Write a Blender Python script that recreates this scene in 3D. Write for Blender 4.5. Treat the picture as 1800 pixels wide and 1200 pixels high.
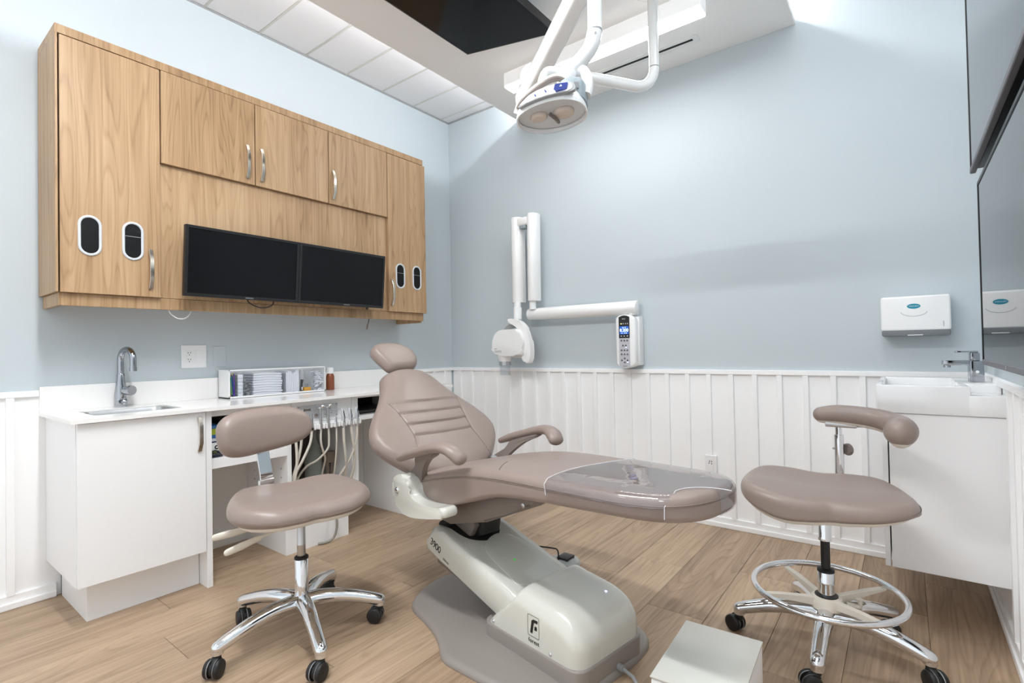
import bpy, bmesh, math, random
from mathutils import Vector, Matrix
PI = math.pi
C = bpy.context.scene.collection
for o in list(bpy.data.objects):
    bpy.data.objects.remove(o, do_unlink=True)
random.seed(7)
sin, cos = math.sin, math.cos

# ------------------------------------------------------------------ camera, world, lights, exposure
cd = bpy.data.cameras.new('camera')
cam = bpy.data.objects.new('camera', cd)
C.objects.link(cam)
cd.sensor_width = 36.0
cd.lens = 17.97
cd.clip_start = 0.02
cd.clip_end = 50
cam.matrix_world = Matrix(((0.792779, 0.023798, 0.609045, 3.237659),
                           (0.609226, -0.000484, -0.792996, -3.327467),
                           (-0.018577, 0.999717, -0.014882, 1.129995),
                           (0, 0, 0, 1)))
bpy.context.scene.camera = cam

sc = bpy.context.scene
sc.view_settings.view_transform = 'Standard'
sc.view_settings.look = 'None'
sc.view_settings.exposure = 0.54
sc.view_settings.gamma = 1.0
sc.view_settings.use_curve_mapping = False
sc.cycles.use_denoising = True
sc.cycles.max_bounces = 10
sc.cycles.diffuse_bounces = 6
sc.cycles.glossy_bounces = 5
sc.cycles.transparent_max_bounces = 10
sc.cycles.sample_clamp_indirect = 6.0

wd = bpy.data.worlds.new('world')
sc.world = wd
wd.use_nodes = True
bg = wd.node_tree.nodes['Background']
bg.inputs[0].default_value = (0.90, 0.95, 1.0, 1)
bg.inputs[1].default_value = 0.88          # added even fill light, entering where the front wall is left out

EMIT_LINEAR = 7.0
EMIT_COVE = 56.0
LAMP = (0.955, 0.975, 1.0)

def area(name, loc, rot, sx, sy, power, color=(1, 1, 1)):
    l = bpy.data.lights.new(name, 'AREA')
    l.shape = 'RECTANGLE'
    l.size, l.size_y, l.energy, l.color = sx, sy, power, color
    o = bpy.data.objects.new(name, l)
    o.location, o.rotation_euler = loc, rot
    C.objects.link(o)
    return o
# light thrown by the linear fitting under the soffit, then three added fill lights
area('linear_light_glow', (1.80, -0.60, 2.868), (0, 0, 0), 1.25, 0.08, 5.5, LAMP)
area('front_linear_fill', (1.80, -2.75, 2.868), (0, 0, 0), 1.25, 0.08, 32, LAMP)  # added fill, set under the unseen twin fitting
area('front_overhead_fill', (1.9, -4.1, 3.15), (0, 0, 0), 2.6, 0.6, 25, LAMP)  # added overhead fill behind the camera, no fitting modelled
area('right_overhead_fill', (3.16, -1.7, 3.17), (0, 0, 0), 0.55, 1.2, 8, LAMP)  # added fill lighting the left cabinets from the right, no fitting modelled

# ------------------------------------------------------------------ materials
def lin(c):
    return tuple((x / 12.92 if x <= 0.04045 else ((x + 0.055) / 1.055) ** 2.4) for x in c)
def rgb(r, g, b):
    return lin((r / 255, g / 255, b / 255)) + (1,)
MATS = {}
def mat(name, col, rough=0.5, metal=0.0, spec=0.5, coat=0.0, trans=0.0, alpha=1.0, emit=None, es=1.0, bump=0.0, bscale=200.0, ior=None):
    m = bpy.data.materials.new(name)
    m.use_nodes = True
    nt = m.node_tree
    b = nt.nodes['Principled BSDF']
    b.inputs['Base Color'].default_value = rgb(*col)
    b.inputs['Roughness'].default_value = rough
    b.inputs['Metallic'].default_value = metal
    b.inputs['Specular IOR Level'].default_value = spec
    b.inputs['Coat Weight'].default_value = coat
    b.inputs['Coat Roughness'].default_value = 0.08
    b.inputs['Transmission Weight'].default_value = trans
    b.inputs['Alpha'].default_value = alpha
    if ior: b.inputs['IOR'].default_value = ior
    if emit:
        b.inputs['Emission Color'].default_value = rgb(*emit)
        b.inputs['Emission Strength'].default_value = es
    if bump:
        tc = nt.nodes.new('ShaderNodeTexCoord')
        n = nt.nodes.new('ShaderNodeTexNoise')
        n.inputs['Scale'].default_value = bscale
        n.inputs['Detail'].default_value = 3
        bp = nt.nodes.new('ShaderNodeBump')
        bp.inputs['Strength'].default_value = bump
        bp.inputs['Distance'].default_value = 0.001
        nt.links.new(tc.outputs['Object'], n.inputs['Vector'])
        nt.links.new(n.outputs['Fac'], bp.inputs['Height'])
        nt.links.new(bp.outputs['Normal'], b.inputs['Normal'])
    MATS[name] = m
    return m

def wood(name, c_dark, c_mid, c_light, axis, lines=26.0, rough=0.42, contrast=1.0, across=2.6, along=0.35, fibre=140.0, tone=0.10, streak=48.0, sw=0.17):
    """Sawn-grain laminate: contour lines of a noise field stretched along AXIS give the cathedral figure."""
    m = bpy.data.materials.new(name)
    m.use_nodes = True
    nt = m.node_tree
    N, L = nt.nodes, nt.links
    b = N['Principled BSDF']
    b.inputs['Roughness'].default_value = rough
    b.inputs['Specular IOR Level'].default_value = 0.35
    tc = N.new('ShaderNodeTexCoord')
    oi = N.new('ShaderNodeObjectInfo')
    def mapping(sa, sl):
        mp = N.new('ShaderNodeMapping')
        s = [sa, sa, sa]
        s[axis] = sl
        mp.inputs['Scale'].default_value = s
        L.new(tc.outputs['Object'], mp.inputs['Vector'])
        return mp
    def noise(mp, scale, detail, rg=0.5):
        n = N.new('ShaderNodeTexNoise')
        n.noise_dimensions = '4D'
        n.inputs['Scale'].default_value = scale
        n.inputs['Detail'].default_value = detail
        n.inputs['Roughness'].default_value = rg
        L.new(mp.outputs['Vector'], n.inputs['Vector'])
        mu = N.new('ShaderNodeMath'); mu.operation = 'MULTIPLY'; mu.inputs[1].default_value = 37.0
        L.new(oi.outputs['Random'], mu.inputs[0])
        L.new(mu.outputs[0], n.inputs['W'])
        return n
    def math_(op, a, v):
        q = N.new('ShaderNodeMath'); q.operation = op
        L.new(a, q.inputs[0])
        if isinstance(v, (int, float)): q.inputs[1].default_value = v
        else: L.new(v, q.inputs[1])
        return q.outputs[0]
    n1 = noise(mapping(across, along), 1.0, 1.5, 0.4)
    fr = math_('FRACT', math_('MULTIPLY', n1.outputs['Fac'], lines), 0.0)
    rmp = N.new('ShaderNodeValToRGB')
    e = rmp.color_ramp.elements
    e[0].position, e[0].color = 0.0, (0.35, 0.35, 0.35, 1)
    e[1].position, e[1].color = 1.0, (0.30, 0.30, 0.30, 1)
    x = rmp.color_ramp.elements.new(0.2); x.color = (0.75, 0.75, 0.75, 1)
    x = rmp.color_ramp.elements.new(0.8); x.color = (0.62, 0.62, 0.62, 1)
    L.new(fr, rmp.inputs['Fac'])
    n2 = noise(mapping(fibre, 3.0), 1.0, 4, 0.65)
    n3 = noise(mapping(6.0, 0.7), 1.0, 3, 0.5)
    n4 = noise(mapping(streak, 1.1), 1.0, 2.5, 0.55)
    st = N.new('ShaderNodeValToRGB')
    st.color_ramp.elements[0].position, st.color_ramp.elements[1].position = 0.36, 0.60
    L.new(n4.outputs['Fac'], st.inputs['Fac'])
    mixA = math_('ADD', math_('MULTIPLY', rmp.outputs['Color'], 0.34 * contrast), math_('ADD', math_('MULTIPLY', n2.outputs['Fac'], 0.34), math_('MULTIPLY', st.outputs['Color'], sw)))
    mixB = math_('ADD', mixA, math_('MULTIPLY', n3.outputs['Fac'], 0.55))
    tn = math_('ADD', mixB, math_('MULTIPLY', oi.outputs['Random'], tone))
    cr = N.new('ShaderNodeValToRGB')
    e = cr.color_ramp.elements
    e[0].position, e[0].color = 0.46, rgb(*c_dark)
    e[1].position, e[1].color = 1.06 if False else 1.0, rgb(*c_light)
    x = cr.color_ramp.elements.new(0.74); x.color = rgb(*c_mid)
    L.new(tn, cr.inputs['Fac'])
    L.new(cr.outputs['Color'], b.inputs['Base Color'])
    bp = N.new('ShaderNodeBump'); bp.inputs['Strength'].default_value = 0.12; bp.inputs['Distance'].default_value = 0.001
    L.new(n2.outputs['Fac'], bp.inputs['Height'])
    L.new(bp.outputs['Normal'], b.inputs['Normal'])
    MATS[name] = m
    return m

BLUE = mat('blue_wall_paint', (194, 203, 207), 0.6, spec=0.3, bump=0.05, bscale=350)
WHITE = mat('white_trim_paint', (248, 248, 248), 0.45, spec=0.35)
CEIL = mat('white_ceiling_paint', (247, 246, 245), 0.75, spec=0.2, bump=0.04, bscale=300)
TILE = mat('mineral_ceiling_tile', (236, 236, 238), 0.9, spec=0.1, bump=0.3, bscale=420)
GRID = mat('ceiling_grid_metal', (206, 206, 200), 0.5)
DARKGAP = mat('dark_gap', (40, 40, 42), 0.8)
OAK = wood('oak_laminate', (123, 93, 65), (170, 138, 103), (192, 162, 127), 2, lines=30, across=7.5, along=0.55, tone=0.05, fibre=120, contrast=1.05)
OAKE = wood('oak_laminate_edge', (122, 92, 64), (167, 135, 100), (189, 159, 124), 2, lines=26, across=8.0, along=0.55, tone=0.05, fibre=120, contrast=1.0)
FLOOR = wood('oak_floor_plank', (126, 103, 82), (173, 149, 124), (197, 173, 147), 1, lines=20, rough=0.45, contrast=0.7, across=7.0, along=0.8, fibre=110, tone=0.10, sw=0.09)
UNDER = mat('floor_joint', (134, 110, 86), 0.8)
LAM = mat('white_laminate', (243, 243, 243), 0.32, spec=0.4)
LAMB = mat('white_laminate_board', (232, 230, 226), 0.5, spec=0.3)
QUARTZ = mat('white_quartz', (243, 242, 240), 0.14, spec=0.5)
CERAMIC = mat('white_ceramic', (240, 240, 240), 0.08, spec=0.5, coat=0.4)
CHROMED = mat('faucet_chrome_darkened', (172, 175, 180), 0.08, metal=1.0)  # chrome darkened in its colour to stand in for dark reflections
CHROME = mat('chrome', (225, 227, 230), 0.06, metal=1.0)
STEEL = mat('brushed_steel', (190, 190, 190), 0.28, metal=1.0)
NICKEL = mat('brushed_nickel', (196, 188, 176), 0.26, metal=1.0)
BLACK = mat('black_plastic', (24, 24, 26), 0.38)
BLACKM = mat('matte_black', (14, 14, 15), 0.7)
TVDARK = mat('dark_television_glass', (12, 12, 13), 0.12, spec=0.10)
SCREEN = mat('monitor_screen_glass', (15, 16, 19), 0.25, spec=0.22)
TVGLASS = mat('gloss_television_glass', (14, 16, 19), 0.02, spec=0.5)
LEATHER = mat('taupe_leather', (144, 129, 121), 0.36, spec=0.45, bump=0.10, bscale=600)
LEATHERD = mat('taupe_piping', (134, 118, 110), 0.4, spec=0.4)
SEAM = mat('dark_seam_thread', (120, 104, 97), 0.7)
BEIGE = mat('warm_grey_chair_shell', (215, 215, 206), 0.22, spec=0.5, coat=0.5)
BEIGE2 = mat('cream_plastic', (221, 214, 201), 0.45)
GREYB = mat('warm_grey_base_plastic', (146, 139, 133), 0.34, spec=0.5)
GREYD = mat('dark_warm_grey_metal', (120, 110, 103), 0.38)
GREYT = mat('dark_grey_tray', (112, 116, 120), 0.45)
HEM = mat('film_edge', (226, 226, 230), 0.25)
GREYM = mat('mid_grey_plastic', (150, 152, 152), 0.4)
GREYBL = mat('blue_grey_plastic', (150, 162, 168), 0.35)
RIM = mat('pale_port_rim', (205, 209, 214), 0.35)
GLOSSW = mat('gloss_white_plastic', (240, 240, 239), 0.2, spec=0.5, coat=0.4)
SATW = mat('satin_white_plastic', (236, 236, 236), 0.4)
RUBBER = mat('black_rubber', (22, 22, 22), 0.5)
HOSE = mat('ivory_hose', (216, 210, 199), 0.42)
HOSEG = mat('grey_hose', (150, 145, 138), 0.5)
TAN = mat('tan_plastic', (150, 132, 118), 0.5)
BOTTLEG = mat('frosted_bottle_plastic', (160, 166, 160), 0.4)
BROWN = mat('amber_brown_plastic', (132, 72, 44), 0.3)
PAPER = mat('white_paper', (238, 238, 242), 0.8)
TEAL = mat('teal_label', (0, 140, 165), 0.4)
INK = mat('black_ink', (26, 24, 23), 0.6)
INKG = mat('grey_ink', (140, 142, 146), 0.6)
SILVER = mat('silver_plate', (200, 201, 203), 0.35, metal=0.2)
KEYG = mat('silver_keypad', (196, 196, 200), 0.4, metal=0.3)
BTN = mat('dark_grey_button', (98, 98, 104), 0.5)
LCD = mat('blue_lcd_backlight', (20, 60, 130), 0.3, emit=(30, 80, 170), es=0.8)
LCDT = mat('lit_lcd_digit', (220, 235, 255), 0.5, emit=(205, 228, 255), es=1.6)
LEDB = mat('blue_indicator_led', (150, 160, 255), 0.4, emit=(150, 160, 255), es=4.0)
LEDG = mat('green_indicator_led', (60, 130, 60), 0.4, emit=(70, 170, 70), es=0.6)
LEDY = mat('yellow_indicator_led', (240, 240, 120), 0.4, emit=(240, 240, 120), es=3.0)
BUTB = mat('blue_button', (20, 44, 118), 0.25, coat=0.5)
PEACH = mat('peach_reflector', (226, 210, 196), 0.25)
HOUSGLOW = mat('white_housing_added_glow', (242, 242, 242), 0.4, emit=(255, 255, 255), es=0.20)  # white housing with a weak glow added to brighten the soffit
def film(name, tint, ior, base, rough=0.04, wave=0.25):
    """thin clear sheet: transparent, with a mirror share that follows the Fresnel law"""
    m = bpy.data.materials.new(name); m.use_nodes = True
    nt = m.node_tree; N, L = nt.nodes, nt.links
    N.remove(N['Principled BSDF'])
    tr = N.new('ShaderNodeBsdfTransparent'); tr.inputs[0].default_value = tint
    gl = N.new('ShaderNodeBsdfGlossy'); gl.inputs['Roughness'].default_value = rough
    fr = N.new('ShaderNodeLayerWeight'); fr.inputs['Blend'].default_value = 0.5
    pw = N.new('ShaderNodeMath'); pw.operation = 'POWER'; pw.inputs[1].default_value = 4.0
    ad = N.new('ShaderNodeMath'); ad.operation = 'MULTIPLY_ADD'; ad.inputs[1].default_value = ior; ad.inputs[2].default_value = base; ad.use_clamp = True
    mx = N.new('ShaderNodeMixShader')
    tc = N.new('ShaderNodeTexCoord'); ns = N.new('ShaderNodeTexNoise'); ns.inputs['Scale'].default_value = 7.0
    bp = N.new('ShaderNodeBump'); bp.inputs['Strength'].default_value = wave; bp.inputs['Distance'].default_value = 0.02
    L.new(tc.outputs['Object'], ns.inputs['Vector']); L.new(ns.outputs['Fac'], bp.inputs['Height'])
    L.new(bp.outputs['Normal'], gl.inputs['Normal']); L.new(bp.outputs['Normal'], fr.inputs['Normal'])
    L.new(fr.outputs['Facing'], pw.inputs[0]); L.new(pw.outputs[0], ad.inputs[0]); L.new(ad.outputs[0], mx.inputs[0])
    L.new(tr.outputs[0], mx.inputs[1]); L.new(gl.outputs[0], mx.inputs[2])
    L.new(mx.outputs[0], N['Material Output'].inputs['Surface'])
    MATS[name] = m
    return m
FILM = film('clear_vinyl_film', (0.91, 0.91, 0.93, 1), 0.95, 0.10)
CLEAR = film('clear_plastic', (0.94, 0.95, 0.96, 1), 0.5, 0.03, wave=0.05)
DIFF = mat('lit_led_diffuser', (255, 255, 255), 0.5, emit=(255, 255, 255), es=EMIT_LINEAR)
COVE = mat('lit_led_tape', (255, 255, 255), 0.5, emit=(250, 252, 255), es=EMIT_COVE)
BOXB = mat('blue_printed_card', (60, 120, 185), 0.5)
BOXN = mat('navy_printed_card', (38, 52, 92), 0.5)
BOXY = mat('lime_print', (190, 205, 60), 0.5)
YEL = mat('orange_plastic', (238, 168, 40), 0.4)
PICKB = mat('blue_plastic', (44, 62, 160), 0.35)
PICKY = mat('yellow_plastic', (225, 215, 60), 0.35)
PICKG = mat('green_plastic', (90, 180, 130), 0.35)
PICKP = mat('violet_plastic', (110, 70, 170), 0.35)
CABIN = mat('dark_interior', (15, 15, 15), 0.35, spec=0.25)

# ------------------------------------------------------------------ geometry helpers
class G:
    """collects faces for ONE mesh object"""
    def __init__(s): s.v, s.f = [], []
    def add(s, vs, fs):
        n = len(s.v)
        s.v += [tuple(p) for p in vs]
        s.f += [tuple(i + n for i in f) for f in fs]
        return s
    def bm(s, b, M=None):
        b.verts.index_update()
        vs = [(M @ v.co if M else v.co.copy()) for v in b.verts]
        s.add(vs, [[v.index for v in f.verts] for f in b.faces])
        b.free()
        return s
    def box(s, x0, x1, y0, y1, z0, z1, bev=0.0, seg=2, M=None):
        b = bmesh.new()
        bmesh.ops.create_cube(b, size=1)
        for v in b.verts:
            v.co = Vector(((x0 + x1) / 2 + v.co.x * (x1 - x0), (y0 + y1) / 2 + v.co.y * (y1 - y0), (z0 + z1) / 2 + v.co.z * (z1 - z0)))
        if bev: bmesh.ops.bevel(b, geom=list(b.edges), offset=bev, segments=seg, profile=0.5, affect='EDGES')
        return s.bm(b, M)
    def prism(s, pts, mp, d0, d1, bev=0.0, seg=2, only=None):
        """outline PTS (a, b) extruded from d0 to d1; mp(a, b, d) gives the 3-D point"""
        b = bmesh.new()
        lo = [b.verts.new(Vector((p[0], p[1], d0))) for p in pts]
        hi = [b.verts.new(Vector((p[0], p[1], d1))) for p in pts]
        n = len(pts)
        b.faces.new(list(reversed(lo))); b.faces.new(hi)
        for i in range(n): b.faces.new((lo[i], lo[(i + 1) % n], hi[(i + 1) % n], hi[i]))
        if bev:
            ed = [e for e in b.edges if (abs(e.verts[0].co.z - e.verts[1].co.z) < 1e-9 and (only is None or abs(e.verts[0].co.z - only) < 1e-6))]
            bmesh.ops.bevel(b, geom=ed, offset=bev, segments=seg, profile=0.5, affect='EDGES')
        bmesh.ops.recalc_face_normals(b, faces=list(b.faces))
        for v in b.verts: v.co = Vector(mp(*v.co))
        return s.bm(b)
    def tube(s, pts, r, seg=12, closed=False, flat=1.0, up=None, cap=True, round_end=0):
        """swept round (or FLAT-tened) section along PTS; r one radius or one per point"""
        P = [Vector(p) for p in pts]
        n = len(P)
        R = list(r) if isinstance(r, (list, tuple)) else [r] * n
        if round_end and not closed:
            def endcap(p, q, rr):
                d = (p - q).normalized()
                return [(p + d * rr * sin(a), rr * cos(a)) for a in [PI / 2 * k / round_end for k in range(1, round_end + 1)]]
            a = endcap(P[0], P[1], R[0]); z = endcap(P[-1], P[-2], R[-1])
            P = [q[0] for q in reversed(a)] + P + [q[0] for q in z]
            R = [max(q[1], 1e-4) for q in reversed(a)] + R + [max(q[1], 1e-4) for q in z]
            n = len(P)
        T = []
        for i in range(n):
            a = P[(i - 1) % n] if closed or i > 0 else P[i]
            c = P[(i + 1) % n] if closed or i < n - 1 else P[i]
            t = (c - a)
            T.append(t.normalized() if t.length > 1e-9 else Vector((0, 0, 1)))
        u = Vector(up) if up else (Vector((0, 0, 1)) if abs(T[0].z) < 0.9 else Vector((0, 1, 0)))
        vs = []
        for i in range(n):
            t = T[i]
            if up: u = Vector(up)
            u = (u - t * u.dot(t))
            u = u.normalized() if u.length > 1e-6 else t.orthogonal().normalized()
            w = t.cross(u)
            for k in range(seg):
                a = 2 * PI * k / seg
                vs.append(P[i] + (u * cos(a) + w * (sin(a) * flat)) * R[i])
        fs = []
        for i in range(n if closed else n - 1):
            j = (i + 1) % n
            for k in range(seg):
                l = (k + 1) % seg
                fs.append((i * seg + k, i * seg + l, j * seg + l, j * seg + k))
        if cap and not closed:
            fs.append(tuple(reversed(range(seg))))
            fs.append(tuple((n - 1) * seg + k for k in range(seg)))
        return s.add(vs, fs)
    def lathe(s, prof, seg=24, M=None):
        """profile [(radius, height)] turned about z"""
        vs, fs, n = [], [], len(prof)
        for r, z in prof:
            for k in range(seg):
                a = 2 * PI * k / seg
                p = Vector((r * cos(a), r * sin(a), z))
                vs.append(M @ p if M else p)
        for i in range(n - 1):
            for k in range(seg):
                l = (k + 1) % seg
                fs.append((i * seg + k, i * seg + l, (i + 1) * seg + l, (i + 1) * seg + k))
        fs.append(tuple(reversed(range(seg))))
        fs.append(tuple((n - 1) * seg + k for k in range(seg)))
        return s.add(vs, fs)
    def cyl(s, p, q, r, seg=16):
        return s.tube([p, q], r, seg)
    def cushion(s, out, ztop, zbot, r=0.02, rb=0.012, rings=10, seg=5, xf=None, cen=None, keep=None, off=0.0):
        """upholstered pad over the closed outline OUT; rounded rim r above, rb below; tops by functions"""
        n = len(out)
        cx = sum(p[0] for p in out) / n; cy = sum(p[1] for p in out) / n
        if cen: cx, cy = cen
        nor = []
        for i in range(n):
            a, b = out[i - 1], out[(i + 1) % n]
            d = Vector((b[0] - a[0], b[1] - a[1])).normalized()
            nor.append(Vector((d.y, -d.x)))
        ar = sum(out[i][0] * out[(i + 1) % n][1] - out[(i + 1) % n][0] * out[i][1] for i in range(n))
        if ar < 0: nor = [-q for q in nor]
        L = []
        def ring(inset, fz):
            q = [(out[i][0] - nor[i].x * inset, out[i][1] - nor[i].y * inset) for i in range(n)]
            return [(a, b, fz(a, b)) for a, b in q]
        for k in range(seg + 1):
            t = PI / 2 * k / seg
            L.append(ring(rb * (1 - sin(t)) - off, lambda a, b, t=t: zbot(a, b) + rb * (1 - cos(t)) - off * cos(t)))
        for k in range(seg + 1):
            t = PI / 2 * k / seg
            L.append(ring(r * (1 - cos(t)) - off, lambda a, b, t=t: ztop(a, b) - r * (1 - sin(t)) + off * sin(t)))
        inner = L[-1]
        for k in range(1, rings):
            sc_ = 1 - k / rings
            L.append([(cx + (p[0] - cx) * sc_, cy + (p[1] - cy) * sc_, ztop(cx + (p[0] - cx) * sc_, cy + (p[1] - cy) * sc_) + off) for p in inner])
        vs = [p for l in L for p in l]
        fs = []
        for i in range(len(L) - 1):
            for k in range(n):
                l = (k + 1) % n
                fs.append((i * n + k, i * n + l, (i + 1) * n + l, (i + 1) * n + k))
        vs.append((cx, cy, ztop(cx, cy) + off)); top = len(vs) - 1
        for k in range(n): fs.append(((len(L) - 1) * n + k, (len(L) - 1) * n + (k + 1) % n, top))
        if keep is None:
            vs.append((cx, cy, zbot(cx, cy))); bot = len(vs) - 1
            for k in range(n): fs.append(((k + 1) % n, k, bot))
        else:
            fs = [f for f in fs if keep(*[sum(vs[i][j] for i in f) / len(f) for j in range(3)])]
            used = sorted({i for f in fs for i in f}); ix = {o: i for i, o in enumerate(used)}
            vs = [vs[i] for i in used]; fs = [tuple(ix[i] for i in f) for f in fs]
        if ar < 0: fs = [tuple(reversed(f)) for f in fs]
        if xf: vs = [xf(*p) for p in vs]
        return s.add(vs, fs)

def crom(pts, n=8, closed=False):
    P = [Vector(p) for p in pts]
    m = len(P); out = []
    for i in range(m if closed else m - 1):
        if closed: a, b, c, d = P[i - 1], P[i], P[(i + 1) % m], P[(i + 2) % m]
        else: a, b, c, d = P[max(i - 1, 0)], P[i], P[i + 1], P[min(i + 2, m - 1)]
        for k in range(n):
            t = k / n
            out.append(0.5 * ((2 * b) + (c - a) * t + (2 * a - 5 * b + 4 * c - d) * t * t + (3 * b - a - 3 * c + d) * t ** 3))
    if not closed: out.append(P[-1])
    return out
def interp(tab, x):
    if x <= tab[0][0]: return tab[0][1]
    for (a, p), (b, q) in zip(tab, tab[1:]):
        if x <= b: return p + (q - p) * (x - a) / (b - a)
    return tab[-1][1]
def rrect(x0, x1, y0, y1, r, n=5):
    o = []
    for cx, cy, a0 in ((x1 - r, y1 - r, 0), (x0 + r, y1 - r, 90), (x0 + r, y0 + r, 180), (x1 - r, y0 + r, 270)):
        for k in range(n + 1):
            a = math.radians(a0 + 90 * k / n)
            o.append((cx + r * cos(a), cy + r * sin(a)))
    return o
def resample(out, n):
    P = [Vector((p[0], p[1], 0)) for p in out]; P.append(P[0])
    L = [0]
    for a, b in zip(P, P[1:]): L.append(L[-1] + (b - a).length)
    res, j = [], 0
    for k in range(n):
        d = L[-1] * k / n
        while L[j + 1] < d: j += 1
        t = (d - L[j]) / max(L[j + 1] - L[j], 1e-9)
        q = P[j].lerp(P[j + 1], t)
        res.append((q.x, q.y))
    return res

# ------------------------------------------------------------------ object helpers
OFF = {}
def mesh_of(g, name, m, ang=40):
    me = bpy.data.meshes.new(name)
    me.from_pydata(g.v, [], g.f)
    me.update()
    if ang:
        me.polygons.foreach_set('use_smooth', [True] * len(me.polygons))
        me.set_sharp_from_angle(angle=math.radians(ang))
    me.materials.append(m)
    return me
def tag(o, label=None, cat=None, group=None, kind=None):
    if label: o['label'] = label
    if cat: o['category'] = cat
    if group: o['group'] = group
    if kind: o['kind'] = kind
    return o
def thing(name, label, cat, loc=(0, 0, 0), rz=0.0, group=None, local=False):
    o = bpy.data.objects.new(name, None)
    o.empty_display_size = 0.05
    o.location = loc
    o.rotation_euler = (0, 0, rz)
    C.objects.link(o)
    OFF[o.name] = Vector((0, 0, 0)) if local else Vector(loc)
    return tag(o, label, cat, group)
def part(name, g, m, parent, ang=40, label=None):
    off = OFF[parent.name]
    if off.length: g.v = [(p[0] - off.x, p[1] - off.y, p[2] - off.z) for p in g.v]
    o = bpy.data.objects.new(name, mesh_of(g, name, m, ang))
    C.objects.link(o)
    o.parent = parent
    OFF[o.name] = off
    if label: o['label'] = label
    return o
def solo(name, g, m, label, cat, loc, group=None, ang=40, kind=None):
    """a thing that is one mesh; its vertices are given in room coordinates"""
    l = Vector(loc)
    g.v = [(p[0] - l.x, p[1] - l.y, p[2] - l.z) for p in g.v]
    o = bpy.data.objects.new(name, mesh_of(g, name, m, ang))
    o.location = l
    C.objects.link(o)
    OFF[o.name] = l
    return tag(o, label, cat, group, kind)
def struct(name, g, m, ang=40):
    o = bpy.data.objects.new(name, mesh_of(g, name, m, ang))
    C.objects.link(o)
    OFF[o.name] = Vector((0, 0, 0))
    o['kind'] = 'structure'
    return o
def kids(o):
    return [c for c in bpy.data.objects if c.parent == o]
def dup(root, loc, rz=None, label=None):
    def cp(o, par):
        c = o.copy(); C.objects.link(c); OFF[c.name] = OFF[o.name]
        if par: c.parent = par
        for k in kids(o): cp(k, c)
        return c
    r = cp(root, None)
    r.location = loc
    if rz is not None: r.rotation_euler = (0, 0, rz)
    if label: r['label'] = label
    return r
def text(body, size, origin, xd, yd, m, parent, name='lettering', align='CENTER', extrude=0.0003, space=1.0):
    cu = bpy.data.curves.new(name, 'FONT')
    cu.body, cu.size, cu.align_x, cu.align_y, cu.extrude, cu.space_character = body, size, align, 'CENTER', extrude, space
    cu.resolution_u = 3
    cu.materials.append(m)
    o = bpy.data.objects.new(name, cu)
    X, Y = Vector(xd).normalized(), Vector(yd).normalized()
    Z = X.cross(Y).normalized(); Y = Z.cross(X)
    M = Matrix((X, Y, Z)).transposed().to_4x4()
    M.translation = Vector(origin) - OFF[parent.name]
    C.objects.link(o)
    TEXTS.append((o, parent, M, name, m))
TEXTS = []
def bake_texts():
    """turn every text curve into a plain mesh part"""
    dg = bpy.context.evaluated_depsgraph_get()
    for o, parent, M, name, m in TEXTS:
        me = bpy.data.meshes.new_from_object(o.evaluated_get(dg))
        q = bpy.data.objects.new(name, me)
        C.objects.link(q)
        q.parent = parent
        q.matrix_local = M
        cu = o.data
        bpy.data.objects.remove(o, do_unlink=True)
        bpy.data.curves.remove(cu)

# ================================================================== the room
RW, YF = 3.54, -4.6                       # right wall, front edge, left open for the added fill light
CZ, SZ = 3.186, 2.97                      # tile ceiling, lowered ceiling
HR = 0.977                                # top of the panelled dado
fl = struct('floor', G().box(-0.1, RW + 0.1, YF, 0.1, -0.06, -0.006), UNDER)
ends = {}
PW = 0.2435
k = 0
while True:
    x1 = 3.530 - PW * k
    x0 = x1 - PW
    if x1 < 0.02: break
    known = {11: [-1.745], 9: [-1.67], 10: [-2.55], 12: [-2.446], 5: [-0.72], 1: [-0.62]}
    ys = [-0.002]
    y = known[k][0] if k in known else -0.25 - ((k * 0.57) % 1.35)
    while y > YF:
        ys.append(y); y -= 1.5
    ys.append(YF)
    for a, b in zip(ys, ys[1:]):
        if a - b < 0.05: continue
        part('plank', G().box(max(x0, 0) + 0.0007, x1 - 0.0007, b + 0.0007, a - 0.0007, -0.0065, 0.0, 0.0009, 1), FLOOR, fl, ang=0)
    k += 1
part('plank', G().box(3.531, RW, YF, -0.002, -0.0065, 0.0), FLOOR, fl, ang=0)

struct('wall_left', G().box(-0.1, 0, YF, 0.1, -0.05, 3.3), BLUE)
struct('wall_back', G().box(-0.1, RW + 0.1, 0, 0.1, -0.05, 3.3), BLUE)
struct('wall_right', G().box(RW, RW + 0.1, YF, 0.1, -0.05, 3.3), BLUE)

# dado panelling: flat board, top rail, battens one by one
def dado(name, axis, spans, centres, base):
    """axis 'y': on a side wall, spans in y and face at x = base; axis 'x': on the back wall"""
    g = G()
    def bx(a, b, z0, z1, t0, t1):
        if axis == 'x': return (a, b, -t1, -t0, z0, z1)
        return ((base + t0, base + t1) if base == 0 else (base - t1, base - t0)) + (a, b, z0, z1)
    for a, b in spans: g.box(*bx(a, b + (0.055 if b == -2.756 else 0), 0.0, HR - 0.027, 0.0, 0.004))
    t = struct(name, g, WHITE, 0)
    for a, b in spans:
        part('rail', G().box(*bx(a, -2.778 if b == -2.756 else b, HR - 0.027, HR, 0.0, 0.0205), 0.0015, 1), WHITE, t, 0)
    for c in centres:
        part('batten', G().box(*bx(c - 0.014, c + 0.014, 0.058, HR - 0.027, 0.003, 0.0190), 0.0012, 1), WHITE, t, 0)
    return t
dado('trim_1', 'x', [(0.017, RW - 0.017)], [0.108 + 0.1339 * i for i in range(25)], 0)
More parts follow.
